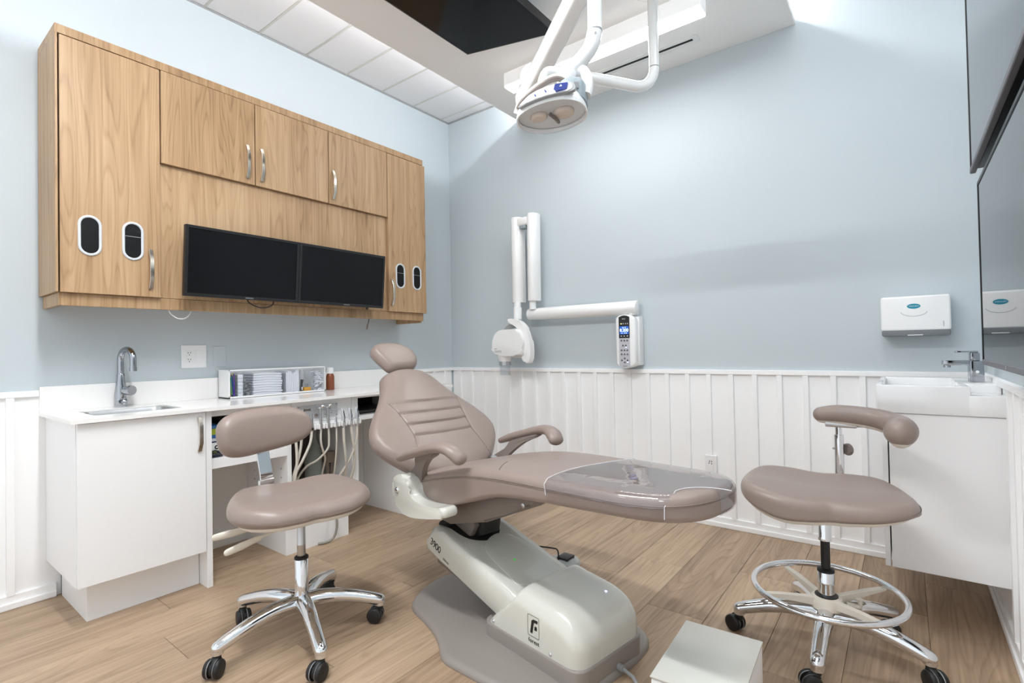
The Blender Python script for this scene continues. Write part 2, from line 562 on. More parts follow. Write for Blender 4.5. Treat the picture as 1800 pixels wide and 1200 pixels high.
dado('trim_2', 'y', [(YF, -2.756), (-0.573, -0.017)], [-2.876 - 0.134 * i for i in range(13)] + [-0.50 + 0.134 * i for i in range(4)], 0)
dado('trim_3', 'y', [(YF, -0.017)], [-0.13 - 0.134 * i for i in range(33) if not -0.76 < -0.13 - 0.134 * i < -0.13], RW)
def base(name, g, g2):
    t = struct(name, g, WHITE, 0)
    part('shoe_moulding', g2, WHITE, t, 0)
base('baseboard_back', G().box(0.0, RW, -0.016, 0, 0, 0.062, 0.001, 1), G().box(0.0, RW, -0.026, -0.016, 0, 0.03, 0.004, 2))
base('baseboard_left', G().box(0, 0.016, YF, -2.72, 0, 0.062, 0.001, 1), G().box(0.016, 0.026, YF, -2.72, 0, 0.03, 0.004, 2))
base('baseboard_right', G().box(RW - 0.016, RW, YF, -0.027, 0, 0.062, 0.001, 1), G().box(RW - 0.026, RW - 0.016, YF, -0.027, 0, 0.03, 0.004, 2))

# tile ceiling with its grid
ce = struct('ceiling', G().box(-0.1, RW + 0.1, YF, 0.1, CZ + 0.012, CZ + 0.08), CEIL)
TP = 0.3231
gr = G()
for xs in ((0.0, 0.62), (0.62, 1.24), (1.24, 1.86), (1.86, 2.48), (2.48, 3.10), (3.10, RW)):
    yy = -0.1
    tops = [0.0]
    while yy > YF: tops.append(yy); yy -= TP
    for a, b in zip(tops, tops[1:]):
        part('tile', G().box(xs[0] + 0.006, xs[1] - 0.006, b + 0.006, a - 0.006, CZ + 0.001, CZ + 0.012, 0.0025, 1), TILE, ce, 0)
    if xs[1] < RW: gr.box(xs[1] - 0.006, xs[1] + 0.006, YF, 0, CZ - 0.001, CZ + 0.004)
for a in tops[1:]: gr.box(0, RW, a - 0.006, a + 0.006, CZ - 0.001, CZ + 0.004)
part('ceiling_grid', gr, GRID, ce, 0)
part('wall_angle', G().box(0, 0.004, YF, 0, CZ - 0.010, CZ + 0.006).box(0, RW, -0.004, 0, CZ - 0.010, CZ + 0.006), GREYM, ce, 0)

# lowered ceiling with a lit cove along both sides
so = struct('trim_4', G().box(0.93, 2.70, YF, 0, SZ + 0.03, CZ), CEIL, 0)
so['label'] = 'lowered white ceiling with a lit cove along its sides'
part('soffit_panel', G().box(0.81, 2.78, YF, 0, SZ, SZ + 0.03, 0.001, 1), CEIL, so, 0)
part('led_tape', G().box(0.916, 0.928, YF + 0.02, -0.03, SZ + 0.078, SZ + 0.086), COVE, so, 0)
part('led_tape', G().box(2.702, 2.714, YF + 0.02, -0.03, SZ + 0.078, SZ + 0.086), COVE, so, 0)

# linear LED fitting under the lowered ceiling, and an unseen twin added for fill nearer the front
def linear(y0, y1, label):
    t = thing('linear_ceiling_light', label, 'ceiling light', (1.80, (y0 + y1) / 2, SZ), group='linear LED fittings under the lowered ceiling')
    part('housing', G().box(1.157, 2.443, y0, y1, 2.884, SZ, 0.002, 1), HOUSGLOW, t, 0)
    part('diffuser', G().box(1.160, 2.440, y0 + 0.003, y1 - 0.003, 2.874, 2.884, 0.001, 1), DIFF, t, 0)
linear(-0.655, -0.55, 'long white linear LED light under the lowered ceiling, beside the slot vent')
linear(-2.80, -2.70, 'long white linear LED light added out of view for fill, nearer the front of the room')
t = thing('slot_vent', 'narrow white ceiling vent with one long black slot', 'vent', (1.85, -0.235, SZ))
part('frame', G().box(1.40, 2.305, -0.275, -0.195, SZ - 0.004, SZ, 0.001, 1), GLOSSW, t, 0)
part('slot', G().box(1.42, 2.272, -0.246, -0.226, SZ - 0.0048, SZ - 0.0035), BLACKM, t, 0)

# ================================================================== oak wall cabinets, left wall
XD = 0.325                                 # door face
def handle(parent, x, y, z0, z1, m=NICKEL):
    """bowed strap handle standing off a door whose face is at x"""
    zc, h = (z0 + z1) / 2, (z1 - z0)
    ins = h * 0.24
    pts = [(0.001, z0), (0.010, z0), (0.030, z0 + ins), (0.030, z1 - ins), (0.010, z1), (0.001, z1)]
    inn = [(0.001, z1 - 0.010), (0.007, z1 - 0.010), (0.023, z1 - ins - 0.002), (0.023, z0 + ins + 0.002), (0.007, z0 + 0.010), (0.001, z0 + 0.010)]
    return part('handle', G().prism(pts + inn, lambda a, b, d: (x + a, y + d, b), -0.0085, 0.0085, 0.0012, 1), m, parent, 30)
def port(parent, y, z, line=True):
    """oval glove and cup port: pale rim with a dark throat"""
    def stad(w, h, n=10):
        o = []
        for cz, a0 in ((z + h - w, 0), (z - h + w, 180)):
            for q in range(n + 1):
                a = math.radians(a0 + 180 * q / n)
                o.append((y + w * cos(a), cz + w * sin(a)))
        return o
    a, b = stad(0.043, 0.092), stad(0.0325, 0.081)
    g = G(); n = len(a)
    vs = []
    for out, x in ((a, XD), (a, XD + 0.004), (stad(0.041, 0.090), XD + 0.006), (stad(0.0345, 0.083), XD + 0.006), (b, XD + 0.004), (b, XD - 0.012)):
        vs += [(x, p[0], p[1]) for p in out]
    fs = [(i * n + q, i * n + (q + 1) % n, (i + 1) * n + (q + 1) % n, (i + 1) * n + q) for i in range(5) for q in range(n)]
    g.add(vs, fs)
    part('port_rim', g, RIM, parent, 50)
    part('port_throat', G().prism(b, lambda p, q, d: (d, p, q), XD - 0.0005, XD + 0.0006), CABIN, parent, 0)
    if line: part('inner_shelf', G().box(XD + 0.0007, XD + 0.0012, y - 0.031, y + 0.031, z + 0.020, z + 0.0225), GREYM, parent, 0)
    return b
def tall(y0, y1, yh, ports, label, yo0, yo1):
    t = thing('tall_wall_cabinet', label, 'cabinet', (0, (y0 + y1) / 2, 1.36))
    part('carcass', G().box(0.002, XD - (0.045 if y0 < -2 else 0.021), yo0 + (0.008 if y0 < -2 else 0), yo1, 1.418, 2.556), OAK, t, 0)
    if y0 < -2: part('end_panel', G().box(0.002, XD - 0.001, -2.7755, -2.7665, 1.418, 2.5565, 0.0006, 1), OAK, t, 0)
    d = part('door', G().box(XD - 0.02, XD, y0 + (0.0115 if y0 < -2 else 0.0022), y1 - 0.0022, 1.417, 2.552, 0.001, 1), OAK, t, 0)
    for p in ports: port(d, p, 1.679, p != -2.657)
    handle(d, XD, yh, 1.456, 1.648)
    return t
tall(-2.772, -2.378, -2.424, (-2.657, -2.494), 'tall oak wall cabinet with two oval ports, at the left end of the run', -2.774, -2.378)
tall(-0.968, -0.605, -0.942, (-0.861, -0.702), 'tall oak wall cabinet with two oval ports, right of the monitors', -0.968, -0.622)
for y0, y1, yh, lab in ((-2.375, -1.909, -1.954, 'oak wall cabinet over the monitors, next to the left tall cabinet'),
                        (-1.907, -1.441, -1.874, 'middle oak wall cabinet above the seam between the monitors'),
                        (-1.438, -0.970, -1.409, 'oak wall cabinet over the monitors, next to the right tall cabinet')):
    t = thing('wall_cabinet', lab, 'cabinet', (0, (y0 + y1) / 2, 2.09))
    part('carcass', G().box(0.002, XD - 0.021, y0, y1, 2.105, 2.556), OAK, t, 0)
    d = part('door', G().box(XD - 0.02, XD, y0 + 0.0018, y1 - 0.0018, 2.09, 2.554, 0.001, 1), OAK, t, 0)
    handle(d, XD, yh, 2.118, 2.306)
solo('wood_panel', G().box(0.002, XD - 0.022, -2.377, -0.969, 1.418, 2.089), OAK, 'flat oak panel behind the two monitors', 'panel', (0, -1.67, 1.418), ang=0)
solo('cabinet_top_board', G().box(0.002, XD - 0.003, -2.775, -0.622, 2.5575, 2.597, 0.0008, 1), OAKE, 'narrow oak board running along the top of the wall cabinets', 'board', (0, -1.7, 2.5575), ang=0)
t = thing('cabinet_valance', 'low oak board running under the wall cabinets', 'board', (0, -1.7, 1.36))
part('front_board', G().box(0.286, 0.304, -2.762, -0.622, 1.360, 1.416, 0.0008, 1), OAKE, t, 0)
part('end_board', G().box(0.006, 0.286, -2.762, -2.744, 1.360, 1.416, 0.0008, 1), OAKE, t, 0)
part('end_board', G().box(0.006, 0.286, -0.64, -0.622, 1.345, 1.416, 0.0008, 1), OAKE, t, 0)
part('under_panel', G().box(0.006, 0.286, -2.744, -0.64, 1.405, 1.416), OAKE, t, 0)

# monitors
def monitor(y0, y1, label, joy):
    h, w = 0.356, y1 - y0
    t = thing('monitor', label, 'monitor', (0.398, (y0 + y1) / 2, 1.426), local=True, group='monitors on the oak panel')
    t.rotation_euler = (0, math.radians(5.3), 0)
    part('housing', G().box(-0.030, -0.0045, -w / 2, w / 2, 0, h, 0.003, 2), BLACK, t, 30)
    part('bezel', G().box(-0.004, 0, -w / 2, w / 2, 0.0, 0.017, 0.0006, 1).box(-0.004, 0, -w / 2, w / 2, h - 0.014, h, 0.0006, 1)
         .box(-0.004, 0, -w / 2, -w / 2 + 0.014, 0.017, h - 0.014).box(-0.004, 0, w / 2 - 0.014, w / 2, 0.017, h - 0.014), BLACK, t, 0)
    part('screen', G().box(-0.0046, -0.003, -w / 2 + 0.014, w / 2 - 0.014, 0.017, h - 0.014), SCREEN, t, 0)
    part('mount_arm', G().box(-0.075, -0.030, -0.04, 0.04, 0.13, 0.23, 0.004, 1), BLACK, t, 0)
    text('SAMSUNG', 0.0085, (0.0005, 0.02, 0.0085), (0, 1, 0), (0, 0, 1), SILVER, t, extrude=0.0002, space=1.15)
    if joy:
        part('power_stick', G().cyl((-0.015, joy, 0.0), (-0.015, joy, -0.010), 0.008).cyl((-0.015, joy, -0.010), (-0.015, joy, -0.016), 0.005), BLACK, t)
monitor(-2.304, -1.703, 'wide black flat monitor, left of the pair on the oak panel', 0)
monitor(-1.700, -1.079, 'wide black flat monitor, right of the pair on the oak panel', 0.19)
solo('cable', G().tube(crom([(0.36, -1.982, 1.47), (0.37, -1.978, 1.42), (0.375, -1.94, 1.395), (0.375, -1.90, 1.388), (0.375, -1.86, 1.398), (0.37, -1.835, 1.42), (0.36, -1.83, 1.47)], 6), 0.0032, 8),
     BLACK, 'black cable looping out below the left monitor', 'cable', (0.36, -1.9, 1.40))
solo('cable', G().tube(crom([(0.27, -2.330, 1.40), (0.272, -2.326, 1.352), (0.275, -2.30, 1.325), (0.275, -2.275, 1.318), (0.275, -2.25, 1.326), (0.272, -2.23, 1.352), (0.27, -2.226, 1.40)], 6), 0.0026, 8),
     SATW, 'thin white cable hanging in a loop under the oak cabinets', 'cable', (0.27, -2.28, 1.32))
t = thing('plug_lead', 'short black lead with a plug hanging under the right tall cabinet', 'cable', (0.25, -1.09, 1.40))
part('lead', G().tube(crom([(0.24, -1.078, 1.405), (0.248, -1.084, 1.36), (0.25, -1.096, 1.325)], 5), 0.0028, 8), BLACK, t)
part('plug', G().tube([(0.25, -1.096, 1.325), (0.25, -1.101, 1.312), (0.25, -1.106, 1.286)], [0.004, 0.0065, 0.006], 10), GREYD, t)

# wall plates, left wall
t = thing('wall_outlet', 'double white outlet plate on the blue wall right of the tall faucet', 'outlet', (0, -2.113, 1.055))
part('plate', G().box(0, 0.006, -2.179, -2.048, 1.056, 1.187, 0.002, 2), SATW, t, 0)
part('socket', G().box(0.006, 0.0085, -2.156, -2.122, 1.087, 1.156, 0.001, 1), SATW, t, 0)
part('blank_insert', G().box(0.006, 0.0085, -2.104, -2.070, 1.087, 1.156, 0.001, 1), SATW, t, 0)
for zz in (1.102, 1.140):
    for dy, dz in ((-0.006, 0.004), (0.006, 0.004), (0.0, -0.008)):
        part('contact_hole', G().box(0.0083, 0.0089, -2.139 + dy - 0.0015, -2.139 + dy + 0.0015, zz + dz - 0.004, zz + dz + 0.003), BLACKM, t, 0)
solo('blank_plate', G().box(0, 0.003, -2.010, -1.939, 1.058, 1.180, 0.001, 1), BLUE, 'blank wall plate painted the same blue as the wall', 'plate', (0, -1.975, 1.058), ang=0)

# ================================================================== counter run, left wall
CT, CB, CX = 0.874, 0.857, 0.563
YC0, YC1 = -2.777, -0.576
# worktop with a cut-out for the basin
g = G()
sx0, sx1, sy0, sy1 = 0.16, 0.43, -2.668, -2.322
g.box(0.004, sx0, YC0, YC1, CB, CT).box(sx1, CX, YC0, YC1, CB, CT).box(sx0, sx1, YC0, sy0, CB, CT).box(sx0, sx1, sy1, YC1, CB, CT)
t = thing('countertop', 'long white stone worktop along the left wall', 'worktop', (0.28, -1.87, CB))
part('slab', g, QUARTZ, t, 0)
part('backsplash', G().box(0.002, 0.022, YC0, YC1, CT, 0.994, 0.001, 1), QUARTZ, t, 0)
t = thing('sink_basin', 'steel basin let into the white worktop below the tall faucet', 'sink', (0.295, -2.495, 0.70))
prof = [(0, CT - 0.003), (0.012, CT - 0.006), (0.02, CT - 0.03), (0.03, 0.735), (0.05, 0.715)]
g = G(); vs = []; fs = []
for ins, z in prof:
    vs += [(a, b, z) for a, b in rrect(sx0 + ins - 0.004, sx1 - ins + 0.004, sy0 + ins - 0.004, sy1 - ins + 0.004, 0.045, 5)]
n = len(vs) // len(prof)
for i in range(len(prof) - 1):
    fs += [(i * n + q, i * n + (q + 1) % n, (i + 1) * n + (q + 1) % n, (i + 1) * n + q) for q in range(n)]
fs.append(tuple((len(prof) - 1) * n + q for q in range(n)))
part('bowl', g.add(vs, fs), STEEL, t, 50)
part('drain', G().lathe([(0.0, 0.7155), (0.028, 0.7155), (0.028, 0.719), (0.02, 0.720), (0.0, 0.718)], 20, Matrix.Translation((0.295, -2.495, 0))), CHROME, t)
# gooseneck faucet
fx, fy = 0.06, -2.475
t = thing('gooseneck_faucet', 'tall chrome gooseneck faucet at the back of the white worktop', 'faucet', (fx, fy, CT))
part('body', G().lathe([(0.026, CT), (0.027, CT + 0.004), (0.026, 0.93), (0.0255, 0.95), (0.022, 0.985), (0.018, 1.01), (0.017, 1.04), (0.0155, 1.042)], 24, Matrix.Translation((fx, fy, 0))), CHROMED, t)
arc = [(fx, fy, 1.03), (fx, fy, 1.10)] + [(fx + 0.058 - 0.058 * cos(a), fy + 0.010 * (1 - cos(a)), 1.115 + 0.05 * sin(a)) for a in [PI * q / 14 for q in range(15)]] + [(fx + 0.116, fy + 0.02, 1.085), (fx + 0.116, fy + 0.02, 1.075)]
part('spout', G().tube(arc, [0.0145] * (len(arc) - 2) + [0.0145, 0.0145], 18), CHROMED, t)
part('aerator', G().cyl((fx + 0.116, fy + 0.02, 1.075), (fx + 0.116, fy + 0.02, 1.055), 0.0165), CHROMED, t)
part('lever', G().tube([(fx + 0.02, fy + 0.012, 0.955), (fx + 0.055, fy + 0.028, 0.957), (fx + 0.062, fy + 0.031, 0.957)], [0.02, 0.0255, 0.024], 22), CHROMED, t)
part('lower_collar', G().tube([(fx + 0.018, fy + 0.008, 0.897), (fx + 0.03, fy + 0.012, 0.897), (fx + 0.036, fy + 0.014, 0.897)], [0.0155, 0.0155, 0.008], 16), CHROMED, t)

# base cabinet under the sink
t = thing('base_cabinet', 'white base cabinet with one door under the basin', 'cabinet', (0.27, -2.5, 0))
part('carcass', G().box(0.005, 0.520, -2.754, -2.2645, 0.178, 0.70).box(0.005, 0.52, -2.754, -2.736, 0.70, 0.856).box(0.005, 0.52, -2.2825, -2.2645, 0.70, 0.856), LAM, t, 0)
part('toe_kick', G().box(0.03, 0.442, -2.703, -2.2645, 0.0, 0.178, 0.0008, 1), LAM, t, 0)
d = part('door', G().box(0.5225, 0.541, -2.752, -2.267, 0.181, 0.853, 0.0012, 1), LAM, t, 0)
handle(d, 0.541, -2.296, 0.668, 0.832)
# open shelf unit between sink cabinet and delivery unit
t = thing('open_shelf_unit', 'white open shelf unit with one shelf between sink cabinet and handpiece unit', 'shelf', (0.27, -2.03, 0))
part('side_panel', G().box(0.005, 0.532, -2.262, -2.236, 0.0, 0.856, 0.0008, 1), LAM, t, 0, label='white end panel reaching the floor')
part('side_panel', G().box(0.005, 0.50, -1.833, -1.809, 0.205, 0.856, 0.0008, 1), LAM, t, 0)
part('shelf_board', G().box(0.02, 0.50, -2.236, -1.833, 0.562, 0.612, 0.0008, 1), LAM, t, 0)
part('front_rail', G().box(0.48, 0.50, -2.236, -1.833, 0.822, 0.856, 0.0006, 1), LAM, t, 0)
part('back_panel', G().box(0.004, 0.02, -2.236, -1.833, 0.0, 0.856), LAMB, t, 0)
for zz in (0.48, 0.43, 0.38, 0.33, 0.28):
    for xx in (0.43, 0.12):
        part('peg_hole', G().cyl((xx, -1.8334, zz), (xx, -1.8326, zz), 0.004, 8) if False else G().box(xx - 0.003, xx + 0.003, -1.8336, -1.8326, zz - 0.003, zz + 0.003), BLACKM, t, 0)
# things on the shelf
solo('printed_box', G().box(0.36, 0.455, -2.232, -2.165, 0.690, 0.772, 0.0015, 1), BOXB, 'blue and lime card box stacked on the white printed box', 'box', (0.40, -2.2, 0.690), ang=0)
t = thing('printed_box', 'navy card box with a white label, at the bottom of the stack on the shelf', 'box', (0.40, -2.2, 0.613))
part('carton', G().box(0.355, 0.465, -2.233, -2.158, 0.613, 0.689, 0.0015, 1), BOXN, t, 0)
part('label_panel', G().box(0.4651, 0.4656, -2.231, -2.160, 0.640, 0.686), SATW, t, 0)
part('stripe', G().box(0.4657, 0.466, -2.231, -2.160, 0.637, 0.645), BOXY, t, 0)
part('round_emblem', G().lathe([(0.0, 0.0), (0.011, 0.0), (0.011, 0.0005), (0.0, 0.0005)], 16, Matrix.Translation((0.4657, -2.186, 0.662)) @ Matrix.Rotation(PI / 2, 4, 'Y')), INK, t)
part('emblem_centre', G().box(0.4661, 0.4665, -2.190, -2.182, 0.658, 0.666), SATW, t, 0)
b = bpy.data.objects['printed_box']
part('printed_band', G().box(0.4551, 0.4556, -2.230, -2.167, 0.725, 0.755), BOXY, b, 0)
part('printed_band', G().box(0.4551, 0.4556, -2.230, -2.167, 0.692, 0.706), SATW, b, 0)
t = thing('black_case', 'black plastic case lying behind the printed boxes on the shelf', 'case', (0.28, -2.05, 0.613))
part('case_body', G().box(0.06, 0.42, -2.155, -1.90, 0.613, 0.775, 0.012, 2), BLACK, t, 30)
part('case_lid', G().box(0.06, 0.42, -2.155, -1.90, 0.776, 0.800, 0.008, 2), BLACK, t, 30)
t = thing('black_clip', 'small black clip lying at the front edge of the shelf', 'clip', (0.47, -2.19, 0.613))
part('jaw', G().tube([(0.475, -2.228, 0.622), (0.48, -2.20, 0.632), (0.482, -2.165, 0.620)], [0.006, 0.007, 0.005], 8), BLACK, t)
part('lever', G().tube([(0.47, -2.226, 0.64), (0.478, -2.20, 0.648), (0.48, -2.172, 0.638)], [0.004, 0.005, 0.004], 8), BLACK, t)

# handpiece (delivery) unit
t = thing('delivery_unit', 'white handpiece unit with silver control plate under the worktop', 'dental unit', (0.27, -1.61, 0))
part('front_panel', G().box(0.482, 0.50, -1.807, -1.416, 0.725, 0.856, 0.0008, 1), LAM, t, 0)
cp = part('control_plate', G().box(0.50, 0.506, -1.776, -1.516, 0.748, 0.826, 0.001, 1), SILVER, t, 0)
part('gauge', G().box(0.506, 0.510, -1.744, -1.692, 0.792, 0.812, 0.002, 1), CHROME, cp, 0)
part('gauge_window', G().box(0.510, 0.5106, -1.738, -1.698, 0.796, 0.808), GREYD, cp, 0)
for yy, zz in ((-1.745, 0.766), (-1.66, 0.766), (-1.575, 0.805), (-1.635, 0.808)):
    part('knob', G().lathe([(0.009, 0), (0.009, 0.006), (0.006, 0.014), (0.0, 0.015)], 14, Matrix.Translation((0.506, yy, zz)) @ Matrix.Rotation(PI / 2, 4, 'Y')), GREYD, cp)
for yy, zz in ((-1.768, 0.820), (-1.524, 0.818), (-1.768, 0.754), (-1.524, 0.756), (-1.60, 0.765), (-1.56, 0.77), (-1.70, 0.768)):
    part('screw', G().lathe([(0.003, 0), (0.003, 0.0015), (0.0, 0.002)], 8, Matrix.Translation((0.506, yy, zz)) @ Matrix.Rotation(PI / 2, 4, 'Y')), GREYD, cp)
for yy in (-1.655, -1.56): part('switch_lever', G().cyl((0.508, yy, 0.787), (0.512, yy + 0.05, 0.789), 0.0022, 8), CHROME, cp)
hb = part('holder_bar', G().box(0.50, 0.560, -1.792, -1.384, 0.690, 0.732, 0.004, 2), GLOSSW, t, 30)
HPY = [-1.725, -1.668, -1.620, -1.568, -1.520, -1.470, -1.424]
for yy in HPY:
    part('holder_cradle', G().box(0.555, 0.582, yy - 0.019, yy - 0.010, 0.692, 0.722, 0.002, 1).box(0.555, 0.582, yy + 0.010, yy + 0.019, 0.692, 0.722, 0.002, 1), GLOSSW, hb, 0)
part('under_tray', G().box(0.10, 0.50, -1.807, -1.416, 0.700, 0.724), GREYD, t, 0)
part('side_panel', G().box(0.005, 0.50, -1.414, -1.390, 0.205, 0.856, 0.0008, 1), LAM, t, 0)
part('back_panel', G().box(0.004, 0.02, -1.807, -1.416, 0.205, 0.70), GREYD, t, 0)
part('plinth_box', G().box(0.02, 0.474, -1.834, -1.429, 0.0, 0.20, 0.001, 1), LAM, t, 0)
# handpieces, each with its hose
def hp(kind, y, label, path, hr=0.006):
    t = thing('handpiece', label, 'handpiece', (0.568, y, 0.70), group='handpieces on the holder bar')
    x = 0.568
    if kind == 'motor':
        part('body', G().tube([(x, y, 0.690), (x, y, 0.70), (x, y, 0.745), (x, y, 0.770), (x, y, 0.785)], [0.008, 0.010, 0.010, 0.007, 0.006], 14), STEEL, t)
        part('collar', G().cyl((x, y, 0.694), (x, y, 0.706), 0.0112), BLACK, t)
    elif kind == 'turbine':
        part('body', G().tube([(x, y, 0.690), (x, y, 0.74), (x, y, 0.79), (x - 0.004, y, 0.812)], [0.0075, 0.0085, 0.0075, 0.0075], 14), STEEL, t)
        part('head', G().tube([(x - 0.022, y - 0.004, 0.815), (x + 0.014, y + 0.004, 0.822)], 0.0115, 14, round_end=3), CHROME, t)
    elif kind == 'coupler':
        part('body', G().tube([(x, y, 0.69), (x, y, 0.715), (x, y, 0.735), (x, y, 0.752)], [0.009, 0.0095, 0.0065, 0.005], 14), CHROME, t)
    else:
        part('valve_body', G().tube([(x, y, 0.685), (x, y, 0.72), (x - 0.004, y, 0.76), (x - 0.012, y, 0.790)], [0.010, 0.011, 0.010, 0.006], 14, round_end=3), SILVER, t)
        part('lever', G().tube([(x + 0.010, y, 0.715), (x + 0.016, y, 0.745), (x + 0.004, y, 0.785)], [0.004, 0.005, 0.003], 8), CHROME, t)
        part('spray_button', G().cyl((x + 0.009, y, 0.742), (x + 0.014, y, 0.742), 0.005, 10), STEEL, t)
    part('hose', G().tube(crom([(x, y, 0.690)] + path, 8), hr, 10), HOSE, t)
hp('motor', HPY[0], 'steel motor handpiece with a black collar, first on the holder bar', [(0.566, -1.735, 0.62), (0.555, -1.775, 0.53), (0.53, -1.80, 0.46), (0.50, -1.80, 0.36), (0.40, -1.77, 0.28), (0.30, -1.70, 0.22)], 0.0072)
hp('turbine', HPY[1], 'steel turbine handpiece with an angled head, left of the pair', [(0.566, -1.668, 0.62), (0.55, -1.645, 0.56), (0.50, -1.60, 0.50), (0.44, -1.58, 0.42), (0.38, -1.57, 0.30), (0.32, -1.56, 0.21)])
hp('turbine', HPY[2], 'steel turbine handpiece with an angled head, right of the pair', [(0.566, -1.616, 0.62), (0.56, -1.622, 0.57), (0.52, -1.66, 0.51), (0.45, -1.70, 0.46), (0.38, -1.72, 0.36), (0.32, -1.71, 0.21)])
hp('coupler', HPY[3], 'empty chrome coupler on a thin hose, middle of the holder bar', [(0.566, -1.566, 0.60), (0.54, -1.556, 0.50), (0.50, -1.545, 0.40), (0.42, -1.53, 0.28), (0.34, -1.53, 0.21)], 0.0052)
hp('valve', HPY[4], 'white lever valve next to the empty coupler', [(0.566, -1.516, 0.60), (0.55, -1.495, 0.50), (0.51, -1.47, 0.40), (0.44, -1.46, 0.28), (0.36, -1.46, 0.21)], 0.0085)
hp('valve', HPY[5], 'white lever valve, last but one on the holder bar', [(0.566, -1.455, 0.60), (0.55, -1.43, 0.50), (0.52, -1.425, 0.40), (0.46, -1.43, 0.28), (0.38, -1.44, 0.21)], 0.0085)
hp('valve', HPY[6], 'white lever valve at the far end of the holder bar', [(0.566, -1.428, 0.60), (0.55, -1.455, 0.50), (0.51, -1.50, 0.40), (0.44, -1.55, 0.30), (0.38, -1.58, 0.21)], 0.0075)
for i, (p, lab) in enumerate((([(0.50, -1.795, 0.715), (0.525, -1.795, 0.62), (0.52, -1.790, 0.50), (0.50, -1.800, 0.38), (0.42, -1.79, 0.24)], 'ivory hose hanging straight down beside the shelf unit'),
                              ([(0.52, -1.755, 0.715), (0.52, -1.765, 0.60), (0.51, -1.785, 0.50), (0.48, -1.80, 0.40), (0.40, -1.80, 0.25)], 'ivory hose slanting down behind the small stool backrest'))):
    solo('hose', G().tube(crom(p, 8), 0.0075, 10), HOSE, lab, 'hose', p[0])
t = thing('water_bottle', 'frosted grey plastic bottle standing under the handpiece unit', 'bottle', (0.25, -1.525, 0.201))
part('bottle_body', G().lathe([(0.0, 0.201), (0.05, 0.201), (0.053, 0.21), (0.053, 0.47), (0.045, 0.52), (0.028, 0.56), (0.02, 0.585), (0.02, 0.62)], 24, Matrix.Translation((0.25, -1.525, 0))), BOTTLEG, t)
part('cap', G().lathe([(0.024, 0.62), (0.024, 0.65), (0.012, 0.655), (0.012, 0.70)], 20, Matrix.Translation((0.25, -1.525, 0))), GREYM, t)
t = thing('solids_collector', 'tan suction filter canister with two pipes beside the frosted bottle', 'canister', (0.30, -1.44, 0.201))
part('canister', G().box(0.27, 0.33, -1.478, -1.412, 0.43, 0.50, 0.008, 2), TAN, t, 30)
part('pipe', G().cyl((0.30, -1.460, 0.20), (0.30, -1.460, 0.43), 0.011), TAN, t)
part('pipe', G().cyl((0.30, -1.428, 0.20), (0.30, -1.428, 0.43), 0.011), TAN, t)
coil = [(0.40 + 0.05 * sin(a), -1.66 + 0.095 * cos(a), 0.235 + 0.06 * (0.5 + 0.5 * sin(a * 0.5 + 1)) + 0.004 * a) for a in [PI * q / 10 for q in range(45)]]
solo('coiled_tube', G().tube(coil, 0.0045, 8), HOSEG, 'thin grey tube lying in coils on the plinth box', 'tube', (0.40, -1.66, 0.2))
solo('hose', G().tube(crom([(0.476, -1.545, 0.19), (0.52, -1.545, 0.15), (0.525, -1.545, 0.09), (0.515, -1.56, 0.03), (0.50, -1.60, 0.010), (0.48, -1.64, 0.009)], 8), 0.0075, 10), HOSEG, 'grey hose curling from the plinth box down to the floor', 'hose', (0.48, -1.6, 0))

# open cubby right of the delivery unit
t = thing('cubby_unit', 'white open cubby with a knee space, at the far end of the worktop', 'shelf', (0.27, -1.18, 0))
part('side_panel', G().box(0.005, 0.50, -1.389, -1.368, 0.30, 0.856, 0.0008, 1), LAM, t, 0)
part('end_panel', G().box(0.028, 0.50, -0.982, -0.958, 0.0, 0.856, 0.0008, 1), LAM, t, 0)
part('shelf_board', G().box(0.02, 0.50, -1.368, -0.982, 0.700, 0.728, 0.0008, 1), LAM, t, 0)
part('front_rail', G().box(0.48, 0.50, -1.368, -0.982, 0.840, 0.856, 0.0006, 1), LAM, t, 0)
part('back_panel', G().box(0.004, 0.02, -1.368, -0.982, 0.0, 0.856), LAMB, t, 0)
for zz in (0.60, 0.55, 0.50):
    part('peg_hole', G().box(0.45, 0.456, -0.9832, -0.982, zz - 0.003, zz + 0.003), BLACKM, t, 0)
t = thing('computer_box', 'flat black device lying in the white cubby', 'device', (0.25, -1.18, 0.729))
part('device_body', G().box(0.05, 0.44, -1.355, -1.0, 0.729, 0.752, 0.006, 2), BLACK, t, 30)
part('device_lid', G().box(0.05, 0.16, -1.355, -1.0, 0.752, 0.838, 0.004, 2), CABIN, t, 30)

# acrylic organiser on the worktop
before = set(bpy.data.objects)
ox0, ox1, oy0, oy1, oz0, oz1 = 0.112, 0.25, -2.040, -1.428, CT + 0.002, 1.040
t = thing('supply_organizer', 'long white supply organizer with a clear front on the worktop', 'organizer', (0.17, -1.73, CT))
part('shell', G().box(ox0, ox1, oy0, oy0 + 0.004, oz0, oz1).box(ox0, ox1, oy1 - 0.004, oy1, oz0, oz1).box(ox0, ox1, oy0, oy1, oz0, oz0 + 0.005)
     .box(ox0, ox0 + 0.004, oy0, oy1, oz0, oz1), SATW, t, 0)
part('clear_lid', G().box(ox0, ox1, oy0, oy1, oz1 - 0.002, oz1), CLEAR, t, 0)
part('front_frame', G().box(ox1, ox1 + 0.002, oy0, oy1, oz0, oz0 + 0.010).box(ox1, ox1 + 0.002, oy0, oy1, oz1 - 0.006, oz1).box(ox1, ox1 + 0.002, oy0, oy0 + 0.005, oz0, oz1).box(ox1, ox1 + 0.002, oy1 - 0.005, oy1, oz0, oz1), SATW, t, 0)
part('clear_front', G().box(ox1 - 0.003, ox1, oy0 + 0.004, oy1 - 0.004, oz0 + 0.005, oz1 - 0.012), CLEAR, t, 0)
